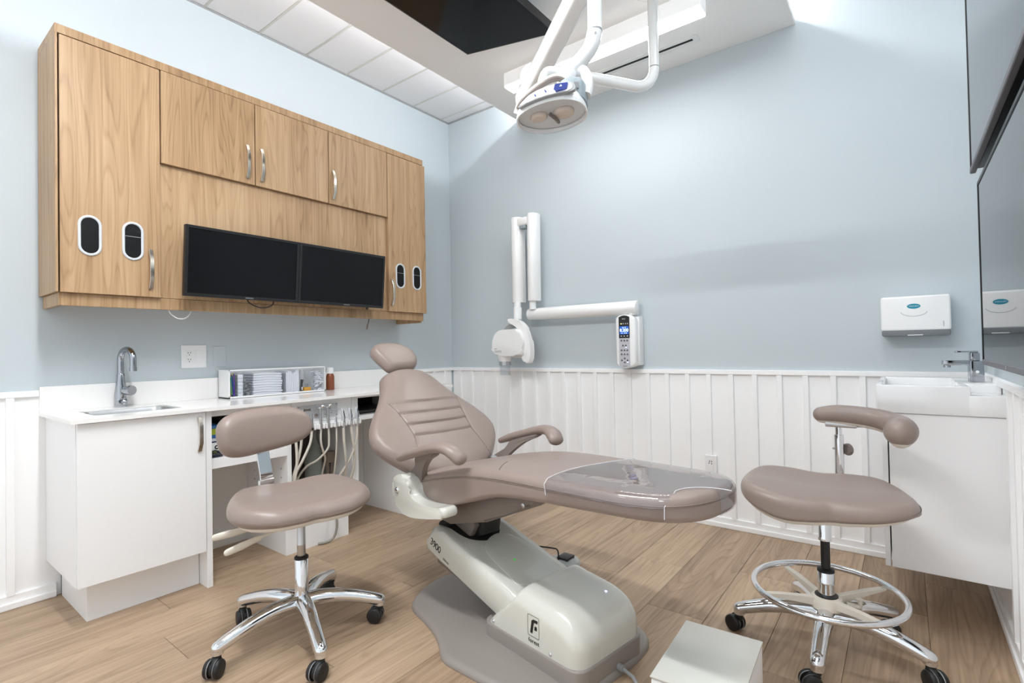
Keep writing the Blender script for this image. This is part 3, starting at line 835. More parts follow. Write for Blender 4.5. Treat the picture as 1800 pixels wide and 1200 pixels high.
for yy in (-1.992, -1.908, -1.70, -1.600, -1.505):
    part('divider', G().box(ox0 + 0.004, ox1 - 0.004, yy, yy + 0.002, oz0 + 0.005, oz1 - 0.02), CLEAR, t, 0)
random.seed(3)
zb = oz0 + 0.006
cols = [PICKB, PICKY, PICKB, PICKG, YEL, PICKP, PICKB, PICKY, PICKB, PICKP, PICKG, PICKY]
STK = ['leftmost thin blue stick in the organizer slot of coloured sticks', 'thin yellow stick, second from left in the organizer', 'thin blue stick, third from left in the organizer', 'thin green stick near the left of the organizer', 'thin orange stick among the coloured sticks in the organizer', 'thin violet stick, sixth from left in the organizer', 'thin blue stick right of the first violet stick', 'thin yellow stick, eighth from left in the organizer', 'thin blue stick right of the second yellow stick', 'thin violet stick, third from the right of the coloured sticks', 'thin green stick, last but one of the coloured sticks', 'thin yellow stick, rightmost of the coloured sticks']
NTH = ['lowest', 'second lowest', 'third lowest', 'fourth lowest', 'fifth lowest', 'sixth lowest', 'seventh lowest', 'eighth lowest', 'topmost']
for i, m in enumerate(cols):
    y = -2.030 + 0.0029 * i
    x = 0.235 - 0.012 * (i % 3)
    z0 = zb + 0.003 + 0.004 * (i % 4)
    a = random.uniform(-0.004, 0.004) if 1 < i < 10 else 0
    solo('tip_stick', G().tube([(x, y + a, z0), (x - 0.002, y - a, z0 + random.uniform(0.10, 0.13))], 0.0033, 6, round_end=1), m,
         STK[i], 'stick', (x, y, z0), group='coloured sticks in the organizer')
for i in range(6):
    z = zb + 0.0215 * i
    solo('gauze_pack', G().box(0.165, 0.236, -1.985, -1.955, z, z + 0.0200, 0.002, 1), PAPER, (NTH[i] if i < 5 else 'topmost') + ' small white pack in the stack beside the coloured sticks', 'pack', (0.2, -1.97, z), group='small white packs in the organizer', ang=0)
solo('foil_packs', G().tube(crom([(0.225 + 0.008 * sin(i * 2.1), -1.930 + 0.012 * sin(i * 1.7), zb + 0.006 + 0.008 * i) for i in range(13)], 3), 0.005, 6), GREYM, 'crumpled grey foil pieces beside the stacked pouches', 'foil', (0.22, -1.93, zb), kind='stuff')
for i in range(9):
    z = zb + 0.0148 * i
    g = G()
    w = random.uniform(0.0, 0.008)
    out = [(0.11, -1.900 + w), (0.236, -1.898 + w * 0.6), (0.238, -1.82), (0.237, -1.715 - w), (0.11, -1.712 - w)]
    g.prism(out, lambda p, q, d, z=z: (p, q, z + d + 0.004 * sin((q + 1.9) * 30)), 0.0, 0.0128, 0.003, 1)
    solo('pouch', g, PAPER, NTH[i] + ' white paper pouch in the wide organizer stack', 'pouch', (0.18, -1.81, z), group='white pouches in the organizer', ang=30)
for i in range(7):
    y = -1.692 + 0.0125 * i
    h = 0.128 + 0.010 * sin(i * 1.3) + 0.01 * (i > 3)
    solo('napkin', G().box(0.12, 0.240, y, y + 0.0108, zb, zb + h, 0.003, 1), PAPER, ['leftmost', 'second', 'third', 'fourth', 'fifth', 'sixth', 'rightmost'][i] + ' folded white napkin counted from the left in the organizer', 'napkin', (0.18, y, zb), group='folded napkins in the organizer', ang=30)
t = thing('black_tool', 'short black plastic tool standing in the fourth organizer slot', 'tool', (0.22, -1.582, zb))
part('tool_body', G().tube([(0.225, -1.584, zb + 0.002), (0.225, -1.582, zb + 0.05), (0.22, -1.575, zb + 0.075)], [0.008, 0.008, 0.010], 10), BLACK, t)
part('tool_label', G().box(0.2335, 0.2345, -1.588, -1.580, zb + 0.01, zb + 0.03), SATW, t, 0)
t = thing('orange_holder', 'small orange plastic block with two grey pins', 'block', (0.22, -1.545, zb))
part('block_body', G().box(0.19, 0.238, -1.568, -1.522, zb, zb + 0.026, 0.003, 1), YEL, t, 30)
for yy in (-1.556, -1.543): part('pin', G().cyl((0.225, yy, zb + 0.025), (0.225, yy, zb + 0.048), 0.004, 8), GREYM, t)
rnd = random.Random(5)
for i in range(44):
    y = rnd.uniform(-1.495, -1.44); x = rnd.uniform(0.19, 0.240); z = zb + 0.006 + 0.0118 * (i // 4)
    a = rnd.uniform(0, PI); e = rnd.uniform(-0.5, 0.5)
    d = Vector((cos(a) * 0.4, sin(a), e)).normalized() * 0.009
    c = Vector((x - 0.006, y, z))
    solo('cotton_roll', G().tube([c - d, c + d], 0.0048, 8, round_end=2), PAPER, 'short white cotton roll heaped in the last organizer slot', 'cotton roll', c, group='cotton rolls in the organizer')
for o in set(bpy.data.objects) - before:
    if o.parent is None: o.location += Vector((-0.085, 0.046, 0))
t = thing('pill_bottle', 'brown plastic bottle with a white cap beside the organizer', 'bottle', (0.10, -1.302, CT))
BM = Matrix.Translation((0.10, -1.302, 0))
part('bottle_body', G().lathe([(0.0, CT), (0.025, CT), (0.0275, CT + 0.004), (0.0275, CT + 0.085), (0.025, CT + 0.102), (0.020, CT + 0.110), (0.020, CT + 0.114)], 26, BM), BROWN, t)
part('cap', G().lathe([(0.0225, CT + 0.112), (0.0225, CT + 0.146), (0.020, CT + 0.152), (0.0, CT + 0.153)], 26, BM), SATW, t)

# ================================================================== dental chair
AX = math.radians(-10.1)
U0 = 2.45
ux, uy = cos(AX), sin(AX)
V0 = -1.273
chair = thing('dental_chair', 'reclined taupe leather dental chair on a warm grey lift base, centre of the room', 'dental chair',
              (U0 * ux - V0 * uy, U0 * uy + V0 * ux, 0), AX, local=True)
def side(u, z, v): return (u - U0, v, z)           # outline in (u, z), extruded across v
def plan(u, v, z): return (u - U0, v, z)           # outline in (u, v), extruded up

# floor plate with a pinched waist
half = [(1.655, 0.0), (1.675, 0.09), (1.72, 0.18), (1.775, 0.245), (1.84, 0.268), (1.92, 0.278), (2.03, 0.300), (2.12, 0.335), (2.18, 0.368), (2.23, 0.378), (2.32, 0.366), (2.45, 0.345), (2.58, 0.310), (2.66, 0.255), (2.69, 0.17), (2.70, 0.08)]
pl = half + [(2.70, -0.0)] + [(a, -b) for a, b in reversed(half[1:])]
out = resample([(p.x, p.y) for p in crom([(a, b, 0) for a, b in pl], 6, True)], 110)
def ptop(u, v):
    d = math.sqrt(((u - 2.25) / 0.48) ** 2 + (v / 0.30) ** 2)
    return 0.026 + 0.022 * max(0, 1 - d)
part('floor_plate', G().cushion(out, ptop, lambda a, b: 0.0, 0.022, 0.002, 14, 5, xf=plan, cen=(2.25, 0)), GREYB, chair, 50)
sk = [(p[0], p[1]) for p in rrect(2.195, 2.690, -0.187, 0.187, 0.05, 6)]
part('base_skirt', G().cushion(sk, lambda a, b: 0.085, lambda a, b: 0.0, 0.006, 0.002, 3, 3, xf=plan), GREYB, chair, 50)
part('cable_gland', G().tube([(2.690 - U0, 0.02, 0.03), (2.712 - U0, 0.02, 0.03)], [0.012, 0.012], 12).tube([(2.705 - U0, 0.02, 0.03), (2.75 - U0, 0.02, 0.02), (2.80 - U0, -0.01, 0.008)], 0.006, 8), GREYM, chair)
# pump cover: rounded box, rear face leaning forward
cov = resample(rrect(2.205, 2.684, -0.181, 0.181, 0.055, 6), 96)
def ctop(u, v):
    z = 0.266 - 0.035 * max(0, (u - 2.35) / 0.33) ** 1.5
    if u > 2.56: z -= 0.045 * min(1, (u - 2.56) / 0.124) ** 2.2
    z -= 0.020 * (abs(v) / 0.181) ** 4
    return min(z, 0.082 + (u - 2.203) * 1.30 + 0.018)
g = G().cushion(cov, ctop, lambda a, b: 0.082, 0.05, 0.002, 16, 7, xf=None)
def lean(p):
    u, v, z = p
    if z > 0.083:
        k = max(0.0, 1 - (u - 2.203) / 0.25)
        u += k * (z - 0.082) * 0.80
    return (u - U0, v, z)
g.v = [lean(p) for p in g.v]
pump = part('pump_cover', g, BEIGE, chair, 60)
for u in (2.262, 2.560):
    part('screw', G().lathe([(0.007, 0), (0.007, 0.003), (0.004, 0.0055), (0.0, 0.006)], 12, Matrix.Translation((u - U0, -0.1795, 0.098)) @ Matrix.Rotation(PI / 2, 4, 'X')), CHROME, pump)
part('indicator_lamp', G().lathe([(0.0045, 0), (0.0045, 0.002), (0.0, 0.003)], 12, Matrix.Translation((2.600 - U0, 0.075, ctop(2.60, 0.075) - 0.0005))), LEDB, pump)
# logo on the side of the pump cover
lv = -0.1822
uL0, uL1, zL0, zL1 = 2.452, 2.508, 0.124, 0.198
fr = [(2.452, 0.124), (2.508, 0.124)]
ro = rrect(uL0, uL1, zL0, zL1, 0.006, 4); ri = rrect(uL0 + 0.0014, uL1 - 0.0014, zL0 + 0.0014, zL1 - 0.0014, 0.005, 4)
n = len(ro)
part('logo_frame', G().add([side(a, b, lv) for a, b in ro] + [side(a, b, lv) for a, b in ri], [(q, (q + 1) % n, n + (q + 1) % n, n + q) for q in range(n)]), INK, pump, 0)
lg = G().prism([(2.464, 0.136), (2.475, 0.136), (2.4815, 0.170), (2.485, 0.1755), (2.500, 0.1765), (2.502, 0.186), (2.480, 0.1855), (2.472, 0.180)], side, lv - 0.0002, lv + 0.0006)
lg.prism([(2.485, 0.150), (2.496, 0.1505), (2.498, 0.1605), (2.495, 0.1645), (2.487, 0.164)], side, lv - 0.0002, lv + 0.0006)
part('logo', lg, INK, pump, 0)
text('forest', 0.021, side(2.481, 0.1085, lv), (1, 0, 0), (0, 0, 1), INK, pump, space=1.05)
# lift arm
arm = [(1.752, 0.225), (1.765, 0.262), (1.800, 0.326), (1.832, 0.346), (1.90, 0.340), (2.33, 0.226), (2.42, 0.195), (2.42, 0.10), (2.26, 0.112), (1.80, 0.205)]
la = part('lift_arm', G().prism(arm, side, -0.158, 0.158, 0.028, 5), BEIGE, chair, 60)
rec = resample([(p.x, p.y) for p in crom([(1.80, -0.105, 0), (1.90, -0.112, 0), (2.00, -0.085, 0), (2.045, -0.0, 0), (2.00, 0.085, 0), (1.90, 0.112, 0), (1.80, 0.105, 0)], 6, True)], 40)
def atop(u): return 0.346 - (u - 1.87) * 0.2655 if u > 1.86 else 0.346
part('pivot_recess', G().cushion(rec, lambda a, b: min(atop(a) + 0.0035, 0.3495), lambda a, b: 0.25, 0.002, 0.002, 3, 2, xf=plan), BLACKM, la, 0)
part('raised_panel', G().cushion(resample([(p.x, p.y) for p in crom([(2.05, -0.04, 0), (2.12, -0.085, 0), (2.26, -0.10, 0), (2.33, -0.09, 0), (2.33, 0.115, 0), (2.10, 0.12, 0), (2.02, 0.06, 0)], 6, True)], 50),
     lambda a, b: atop(a) + 0.004, lambda a, b: 0.2, 0.003, 0.002, 4, 3, xf=plan), BEIGE, la, 50)
part('indicator_lamp', G().lathe([(0.006, 0), (0.006, 0.002), (0.0, 0.003)], 12, Matrix.Translation((2.20 - U0, -0.01, atop(2.20) + 0.004))), LEDG, la)
text('3900', 0.046, side(1.842, 0.262, -0.1588), (1, 0, -0.35), (0.35, 0, 1), INK, la, space=0.9)
text('SERIES', 0.012, side(1.920, 0.216, -0.1588), (1, 0, -0.33), (0.33, 0, 1), INK, la, space=1.3)
part('lower_link', G().prism([(1.79, 0.19), (2.30, 0.095), (2.30, 0.075), (1.80, 0.165)], side, -0.12, 0.12, 0.004, 1), GREYD, chair, 0)
# pivot between lift arm and seat
part('pivot_block', G().prism([(1.83, 0.30), (1.82, 0.39), (1.99, 0.43), (2.02, 0.37), (1.98, 0.31)], side, -0.075, 0.075, 0.01, 2), GREYD, chair, 40)
part('pivot_bracket', G().prism([(1.95, 0.29), (1.94, 0.40), (2.06, 0.43), (2.04, 0.33)], side, -0.05, 0.05, 0.006, 2), BLACK, chair, 40)
# seat under-frame
uf = [(1.872, 0.435), (1.885, 0.392), (1.96, 0.386), (2.20, 0.450), (2.32, 0.520), (2.46, 0.568), (2.52, 0.615), (2.30, 0.585), (2.05, 0.505)]
sfm = part('seat_frame', G().prism(uf, side, -0.165, 0.165, 0.012, 3), GREYD, chair, 40)
part('frame_bolt', G().lathe([(0.010, 0), (0.010, 0.003), (0.006, 0.005), (0.0, 0.005)], 14, Matrix.Translation((2.422 - U0, -0.165, 0.565)) @ Matrix.Rotation(PI / 2, 4, 'X')), STEEL, sfm)
part('hinge_block', G().prism([(2.44, 0.575), (2.50, 0.580), (2.60, 0.628), (2.52, 0.635)], side, -0.10, 0.10, 0.006, 1), BLACK, chair, 0)

# seat and leg rest: one long cushion
STOP = [(1.76, 0.585), (1.85, 0.606), (1.93, 0.626), (2.01, 0.648), (2.11, 0.670), (2.21, 0.689), (2.32, 0.701), (2.44, 0.7075), (2.72, 0.714), (3.10, 0.722)]
SBOT = [(1.80, 0.515), (1.88, 0.487), (1.97, 0.476), (2.08, 0.505), (2.22, 0.552), (2.34, 0.592), (2.45, 0.608), (2.60, 0.620), (2.85, 0.634), (3.10, 0.643)]
def smooth(tab, x, h=0.04): return sum(interp(tab, x + h * q) for q in (-1, -0.5, 0, 0.5, 1)) / 5
shalf = [(1.795, 0.0), (1.797, 0.12), (1.808, 0.19), (1.84, 0.228), (1.92, 0.240), (2.2, 0.243), (2.5, 0.236), (2.8, 0.222), (2.92, 0.208), (3.00, 0.182), (3.055, 0.135), (3.083, 0.075), (3.09, 0.0)]
sl = shalf + [(a, -b) for a, b in reversed(shalf[1:-1])]
sout = resample([(p.x, p.y) for p in crom([(a, b, 0) for a, b in sl], 8, True)], 200)
def stop(u, v): return smooth(STOP, u) - 0.016 * (abs(v) / 0.24) ** 2.5 - (0.010 * max(0, 1 - abs(u - 2.16) / 0.25) * max(0, 1 - (v / 0.16) ** 2))
def sbot(u, v): return smooth(SBOT, u)
cush = part('seat_cushion', G().cushion(sout, stop, sbot, 0.026, 0.020, 26, 7, xf=plan, cen=(2.45, 0)), LEATHER, chair, 70)
def contour(out, dz, outset, fn):
    n = len(out); pts = []
    for i in range(n):
        a, b = out[i - 1], out[(i + 1) % n]
        d = Vector((b[0] - a[0], b[1] - a[1])).normalized()
        nx, ny = -d.y, d.x
        pts.append((out[i][0] + nx * outset, out[i][1] + ny * outset, fn(out[i][0], out[i][1]) + dz))
    return pts
for dz in (-0.024, -0.029):
    part('piping', G().tube([plan(*p) for p in contour(sout, dz, 0.0005, stop)], 0.0016, 6, closed=True), LEATHERD, cush, 60)
# thigh seam
part('seam', G().tube([plan(u, v, stop(u, v) + 0.0004) for u, v in [(2.24 + 0.115 * (abs(v) / 0.22) ** 1.6, v) for v in [-0.215 + 0.0215 * q for q in range(21)]] if abs(v) > 0.10 and v < 0], 0.0016, 6), SEAM, cush)
# clear vinyl cover over the foot end, open at the near corner
def keepc(u, v, z):
    if u < 2.615 + 0.02 * sin(v * 9): return False
    if z < sbot(u, v) + 0.004: return False
    e = ((u - 3.11) / 0.105) ** 2 + ((v + 0.125) / 0.095) ** 2
    if e < 1 or (u > 3.008 and v < -0.11): return False
    return True
part('clear_cover', G().cushion(sout, stop, sbot, 0.026, 0.020, 40, 7, xf=plan, cen=(2.45, 0), keep=keepc, off=0.0035), FILM, cush, 70, label='clear vinyl cover over the foot end')

hem = []
for q in range(41):
    v = -0.2400 + 0.480 * q / 40
    hem.append(plan(2.615 + 0.02 * sin(v * 9), v * 0.955, stop(2.615, v * 0.955) + 0.0042))
e0 = [plan(2.607, -0.2385, 0.655), plan(2.602, -0.2395, 0.69)]
part('cover_hem', G().tube([Vector(e0[0]), Vector(e0[1])] + [Vector(p) for p in hem[1:]], 0.0012, 6), HEM, cush)
hol = []
for q in range(25):
    a = math.radians(178 - 96 * q / 24)
    u, v = 3.11 + 0.105 * cos(a), -0.125 + 0.095 * sin(a)
    hol.append(plan(u, v, stop(u, v) + 0.004))
hol = [plan(3.006, -0.184, 0.655), plan(3.006, -0.183, 0.688)] + hol
part('cover_hem', G().tube([Vector(p) for p in hol], 0.0012, 6), HEM, cush)

# back rest
BA = math.radians(42)
bu, bz = 1.80, 0.56
def back(v, s, c): return (bu - cos(BA) * s + sin(BA) * c - U0, v, bz + sin(BA) * s + cos(BA) * c)
bh = [(0.0, -0.055), (0.10, -0.045), (0.19, 0.005), (0.265, 0.075), (0.325, 0.15), (0.350, 0.22), (0.338, 0.29), (0.300, 0.36), (0.255, 0.42), (0.215, 0.48), (0.183, 0.54), (0.162, 0.595), (0.135, 0.64), (0.09, 0.662), (0.0, 0.668)]
bo = bh + [(-a, b) for a, b in reversed(bh[1:-1])]
bout = resample([(p.x, p.y) for p in crom([(a, b, 0) for a, b in bo], 8, True)], 220)
SV = [(-0.06, 0.235), (0.0, 0.208), (0.08, 0.190), (0.195, 0.166), (0.265, 0.172), (0.335, 0.183), (0.41, 0.200), (0.47, 0.225)]
HS = (0.195, 0.265, 0.335, 0.408)
def groove(d, w): return max(0.0, 1 - abs(d) / w)
def btop(v, s):
    hw = interp([(b, a) for a, b in bh], s) if -0.05 < s < 0.665 else 0.1
    z = 0.070 - 0.034 * min(1.2, abs(v) / max(hw, 0.05)) ** 2.6
    z -= 0.020 * max(0, (s - 0.50) / 0.16) ** 2 + 0.020 * max(0, (0.05 - s) / 0.10) ** 2
    sv = interp(SV, s)
    if s < 0.43: z -= 0.0060 * groove(abs(v) - sv, 0.007)
    for h in HS:
        if abs(v) < sv: z -= 0.0075 * groove(s - h - 0.010 * (v / 0.2) ** 2 + 0.006, 0.0075)
    if abs(v) < sv and HS[0] < s < HS[3]:
        z += 0.004 * (abs(sin((s - HS[0] + 0.006) / 0.0705 * PI)) - 0.5)
    return z
# a denser body for the grooves: rows across the width
def back_front():
    g = G(); rows = 190; colsn = 130
    return g
bk = part('back_cushion', G().cushion(bout, btop, lambda a, b: -0.030, 0.028, 0.022, 90, 6, xf=back, cen=(0, 0.27)), LEATHER, chair, 80)
for dz in (-0.028, -0.034):
    pts = contour(bout, dz, 0.0005, btop)
    part('piping', G().tube([back(*p) for p in pts], 0.0017, 6, closed=True), LEATHERD, bk, 60)
for sg in (1, -1):
    part('side_seam', G().tube([back(sg * interp(SV, s), s, btop(sg * interp(SV, s), s) + 0.0022) for s in [-0.03 + 0.0158 * q for q in range(30)]], 0.0014, 6), LEATHERD if sg < 0 else SEAM, bk)
for h in HS:
    sv = interp(SV, h) - 0.004
    part('cross_seam', G().tube([back(v, h + 0.010 * (v / 0.2) ** 2 - 0.006, btop(v, h + 0.010 * (v / 0.2) ** 2 - 0.006) + 0.0004) for v in [-sv + sv * q / 12 for q in range(25)]], 0.0020, 6), SEAM, bk)
part('back_shell', G().cushion(resample([(a * 0.9, 0.27 + (b - 0.27) * 0.92) for a, b in bout], 80), lambda a, b: -0.025, lambda a, b: -0.055, 0.004, 0.02, 4, 4, xf=back, cen=(0, 0.27)), GREYD, chair, 60)
part('back_mount', G().prism([(1.70, 0.49), (1.80, 0.50), (1.90, 0.475), (1.90, 0.45), (1.74, 0.45)], side, -0.12, 0.12, 0.008, 2), GREYM, chair, 40)
part('serial_label', G().box(1.842 - U0, 1.8436 - U0, 0.0, 0.11, 0.548, 0.574).box(1.80 - U0, 1.843 - U0, -0.004, 0.114, 0.545, 0.5775), SATW, chair, 0)
# head rest
HA = math.radians(48)
hu, hz = 1.232, 1.112
def head(v, s, c): return (hu - cos(HA) * s + sin(HA) * c - U0, v, hz + sin(HA) * s + cos(HA) * c)
ho = [(-0.135, 0.030), (-0.092, 0.072), (0.010, 0.078), (0.080, 0.048), (0.120, -0.015), (0.112, -0.070), (0.068, -0.105), (-0.008, -0.112), (-0.075, -0.112), (-0.112, -0.058), (-0.134, -0.005)]
hout = resample([(p.x, p.y) for p in crom([(a, b, 0) for a, b in ho], 8, True)], 90)
part('headrest', G().cushion(hout, lambda v, s: 0.035 - 0.012 * (s / 0.1) ** 2 - 0.010 * (v / 0.14) ** 4, lambda a, b: -0.04, 0.034, 0.028, 12, 7, xf=head), LEATHER, chair, 80)
part('headrest_bar', G().prism([(1.25, 1.09), (1.36, 0.955), (1.33, 0.93), (1.20, 1.06)], side, -0.035, 0.035, 0.005, 2), STEEL, chair, 40)

# arm rests, their supports and the S-shaped side links
for sg, nm in ((-1, 'near'), (1, 'far')):
    pth = crom([(1.785, 0.664, 0.292), (1.86, 0.690, 0.296), (1.95, 0.716, 0.300), (2.03, 0.738, 0.300), (2.085, 0.749, 0.296), (2.13, 0.748, 0.288), (2.165, 0.734, 0.278), (2.185, 0.716, 0.270)], 5)
    rr = [interp([(0, 0.015), (0.12, 0.0195), (0.4, 0.021), (0.65, 0.022), (0.85, 0.026), (1, 0.025)], q / (len(pth) - 1)) for q in range(len(pth))]
    part('armrest', G().tube([side(p[0], p[1], sg * p[2]) for p in pth], rr, 18, flat=1.45, up=(0, 0, 1) if False else None, round_end=5), LEATHER, chair, 70)
    sup = [(p.x, p.y) for p in crom([(1.752, 0.552, 0), (1.80, 0.600, 0), (1.875, 0.648, 0), (1.88, 0.674, 0), (1.96, 0.702, 0), (2.05, 0.725, 0), (2.06, 0.716, 0), (1.98, 0.680, 0), (1.91, 0.625, 0), (1.865, 0.565, 0), (1.83, 0.520, 0), (1.79, 0.510, 0)], 4, True)]
    part('armrest_support', G().prism(sup, lambda u, z, d, sg=sg: side(u, z, d + sg * max(0, z - 0.55) * 0.42), sg * 0.205, sg * 0.232, 0.005, 2), GREYD, chair, 45)
    part('pivot_hub', G().lathe([(0.0, -0.024), (0.045, -0.024), (0.048, -0.020), (0.048, 0.020), (0.045, 0.024), (0.0, 0.024)], 28, Matrix.Translation((1.805 - U0, sg * 0.222, 0.552)) @ Matrix.Rotation(PI / 2, 4, 'X')), GREYM, chair)
    lk = [(p.x, p.y) for p in crom([(1.733, 0.560, 0), (1.763, 0.587, 0), (1.821, 0.600, 0), (1.857, 0.580, 0), (1.868, 0.538, 0), (1.905, 0.508, 0), (1.971, 0.503, 0), (2.06, 0.510, 0), (2.115, 0.516, 0), (2.120, 0.482, 0), (2.06, 0.465, 0), (1.977, 0.447, 0), (1.872, 0.430, 0), (1.800, 0.438, 0), (1.745, 0.472, 0), (1.730, 0.515, 0)], 5, True)]
    l = part('side_link', G().prism(lk, side, sg * 0.232, sg * 0.305, 0.016, 4), BEIGE, chair, 60)
    part('link_bolt', G().lathe([(0.014, 0), (0.014, 0.003), (0.009, 0.008), (0.0, 0.009)], 16, Matrix.Translation((1.772 - U0, sg * 0.305, 0.525)) @ Matrix.Rotation(sg * -PI / 2, 4, 'X')), CHROME, l)
part('cross_shaft', G().cyl(side(1.795, 0.545, -0.25), side(1.795, 0.545, 0.25), 0.02), GREYM, chair)

# foot control behind the chair
t = thing('foot_control', 'black wire-handled foot control on the floor behind the chair base', 'foot control', (1.79, -1.00, 0))
part('control_disc', G().lathe([(0.0, 0.0), (0.085, 0.0), (0.088, 0.006), (0.08, 0.018), (0.04, 0.028), (0.0, 0.03)], 28, Matrix.Translation((1.79, -1.03, 0))), GREYM, t)
part('wire_handle', G().tube(crom([(1.60, -1.12, 0.03), (1.60, -1.12, 0.075), (1.63, -1.115, 0.085), (1.75, -1.075, 0.085), (1.775, -1.068, 0.078), (1.78, -1.066, 0.05), (1.78, -1.066, 0.022)], 5), 0.004, 8), BLACK, t)
part('cover_plate', G().box(1.765, 1.83, -1.06, -0.985, 0.018, 0.040, 0.004, 2), BLACK, t, 30)

# floor box nearer the camera
bx = [Vector((2.617, -1.558)), Vector((2.853, -1.546)), Vector((2.870, -1.899)), Vector((2.634, -1.911))]
t = thing('utility_box', 'low white floor box with a plain lid in front of the chair', 'box', (2.74, -1.73, 0))
part('box_body', G().prism([(p.x, p.y) for p in bx], lambda a, b, d: (a, b, d), 0.0, 0.172, 0.004, 2), LAM, t, 30)
lidp = [(2.614, -1.555), (2.856, -1.543), (2.873, -1.902), (2.631, -1.914)]
part('box_lid', G().prism(lidp, lambda a, b, d: (a, b, d), 0.174, 0.182, 0.003, 2), BEIGE, t, 30)
part('side_screw', G().lathe([(0.005, 0), (0.005, 0.002), (0.0, 0.003)], 10, Matrix.Translation((2.8625, -1.72, 0.12)) @ Matrix.Rotation(PI / 2, 4, 'Y')), CHROME, t)

# ================================================================== stools
def superell(a, b, e, n=96):
    return [(a * abs(cos(t)) ** (2 / e) * (1 if cos(t) >= 0 else -1), b * abs(sin(t)) ** (2 / e) * (1 if sin(t) >= 0 else -1)) for t in [2 * PI * q / n for q in range(n)]]
def caster(t, x, y, sw):
    """twin-wheel caster under (x, y); SW is the heading of the wheels"""
    d = Vector((cos(sw), sin(sw), 0)); w = Vector((-sin(sw), cos(sw), 0))
    c = Vector((x, y, 0)) - d * 0.020
    hd = G()
    hd.tube([(x, y, 0.080), (x, y, 0.058)], 0.013, 14)
    hd.tube([c + w * -0.010 + Vector((0, 0, 0.031)), c + w * 0.010 + Vector((0, 0, 0.031))], 0.024, 20)
    hd.tube([Vector((x, y, 0.060)) , c + Vector((0, 0, 0.040))], [0.016, 0.018], 12)
    h = part('caster', hd, RUBBER, t, 40)
    for sg in (-1, 1):
        M = Matrix.Translation(c + Vector((0, 0, 0.031))) @ Matrix.Rotation(sw, 4, 'Z') @ Matrix.Rotation(-sg * PI / 2, 4, 'X')
        part('wheel', G().lathe([(0.0, 0.008), (0.029, 0.008), (0.031, 0.011), (0.031, 0.022), (0.028, 0.026), (0.022, 0.0275), (0.0, 0.0285)], 24, M), RUBBER, h, 50)
        part('rim_ring', G().lathe([(0.0300, 0.0095), (0.0312, 0.0105), (0.0312, 0.0115), (0.0300, 0.0120)], 24, M), GREYM, h, 50)
def star(t, ang0, R, angs=None, heads=None):
    angs = angs or [ang0 + 2 * PI * q / 5 for q in range(5)]
    for q, a in enumerate(angs):
        r_ = R[q] if isinstance(R, (list, tuple)) else R
        pr_ = [(0.020, 0.128), (0.06, 0.135), (0.12, 0.134), (0.18, 0.124), (0.23, 0.110), (0.265, 0.099), (0.285, 0.092)]
        k = r_ / 0.285
        pts = [(cos(a) * p * k, sin(a) * p * k, z) for p, z in pr_]
        rad = [0.034, 0.0310, 0.0280, 0.0255, 0.0240, 0.0230, 0.0215]
        pts = crom(pts, 4)
        rad = [interp([(i / (len(rad) - 1), r) for i, r in enumerate(rad)], q_ / (len(pts) - 1)) for q_ in range(len(pts))]
        l = part('leg', G().tube(pts, rad, 16, flat=1.05, round_end=4), CHROME, t, 70)
        ex, ey = cos(a) * r_, sin(a) * r_
        part('caster_socket', G().cyl((ex, ey, 0.094), (ex, ey, 0.072), 0.0210), CHROME, l)
        caster(t, ex, ey, heads[q] if heads else a + 0.9)

# --- left stool: contoured seat, low back
hub = (1.280, -2.205)
LT = thing('operator_stool', 'taupe stool with a backrest on a five-star chrome base, in front of the white counter', 'stool', hub + (0,), local=True)
el = [(1.281, -2.530), (1.595, -2.318), (1.470, -1.960), (1.000, -2.310), (1.085, -1.945)]
angs = [math.atan2(p[1] - hub[1], p[0] - hub[0]) for p in el]
star(LT, 0, [0.322, 0.338, 0.305, 0.300, 0.330], angs, heads=[2.2, 1.9, 0.6, 2.9, 1.2])
part('base_hub', G().lathe([(0.0, 0.095), (0.020, 0.095), (0.021, 0.11), (0.033, 0.118), (0.035, 0.135), (0.030, 0.150), (0.0265, 0.165), (0.0265, 0.300), (0.024, 0.303), (0.0, 0.303)], 28), CHROME, LT)
part('hub_nut', G().lathe([(0.0, 0.072), (0.012, 0.072), (0.013, 0.10), (0.0, 0.10)], 12), STEEL, LT)
part('column_collar', G().lathe([(0.0, 0.300), (0.027, 0.300), (0.027, 0.308), (0.020, 0.313), (0.0, 0.313)], 24), RUBBER, LT)
part('gas_piston', G().lathe([(0.0, 0.305), (0.0165, 0.305), (0.0165, 0.355), (0.0170, 0.356), (0.0170, 0.358), (0.0165, 0.359), (0.0155, 0.46), (0.0, 0.46)], 24), STEEL, LT)
SA = math.radians(-12)          # direction the sitter faces
def seatf(x, y, z):           # x forward, y to the sitter's left
    return (cos(SA) * x - sin(SA) * y, sin(SA) * x + cos(SA) * y, z)
LZ = 0.045
def seat_out(n=120, w=1.0):
    P = [(-0.175, 0.0), (-0.185, 0.10), (-0.160, 0.195), (-0.08, 0.250), (0.03, 0.268), (0.125, 0.240), (0.185, 0.150), (0.190, 0.05), (0.180, 0.0)]
    P = P + [(a, -b) for a, b in reversed(P[1:-1])]
    return resample([(p.x, p.y * w) for p in crom([(a, b, 0) for a, b in P], 8, True)], n)
def seat_top(x, y):
    z = 0.522 + 0.016 * (abs(y) / 0.25) ** 2 + 0.024 * max(0, -x / 0.18) ** 2 - 0.022 * max(0, x / 0.19) ** 2
    z -= 0.005 * max(0, 1 - (y / 0.17) ** 2) * max(0, 1 - ((x + 0.03) / 0.15) ** 2)
    z -= 0.016 * (abs(y) / 0.265) ** 6
    return z
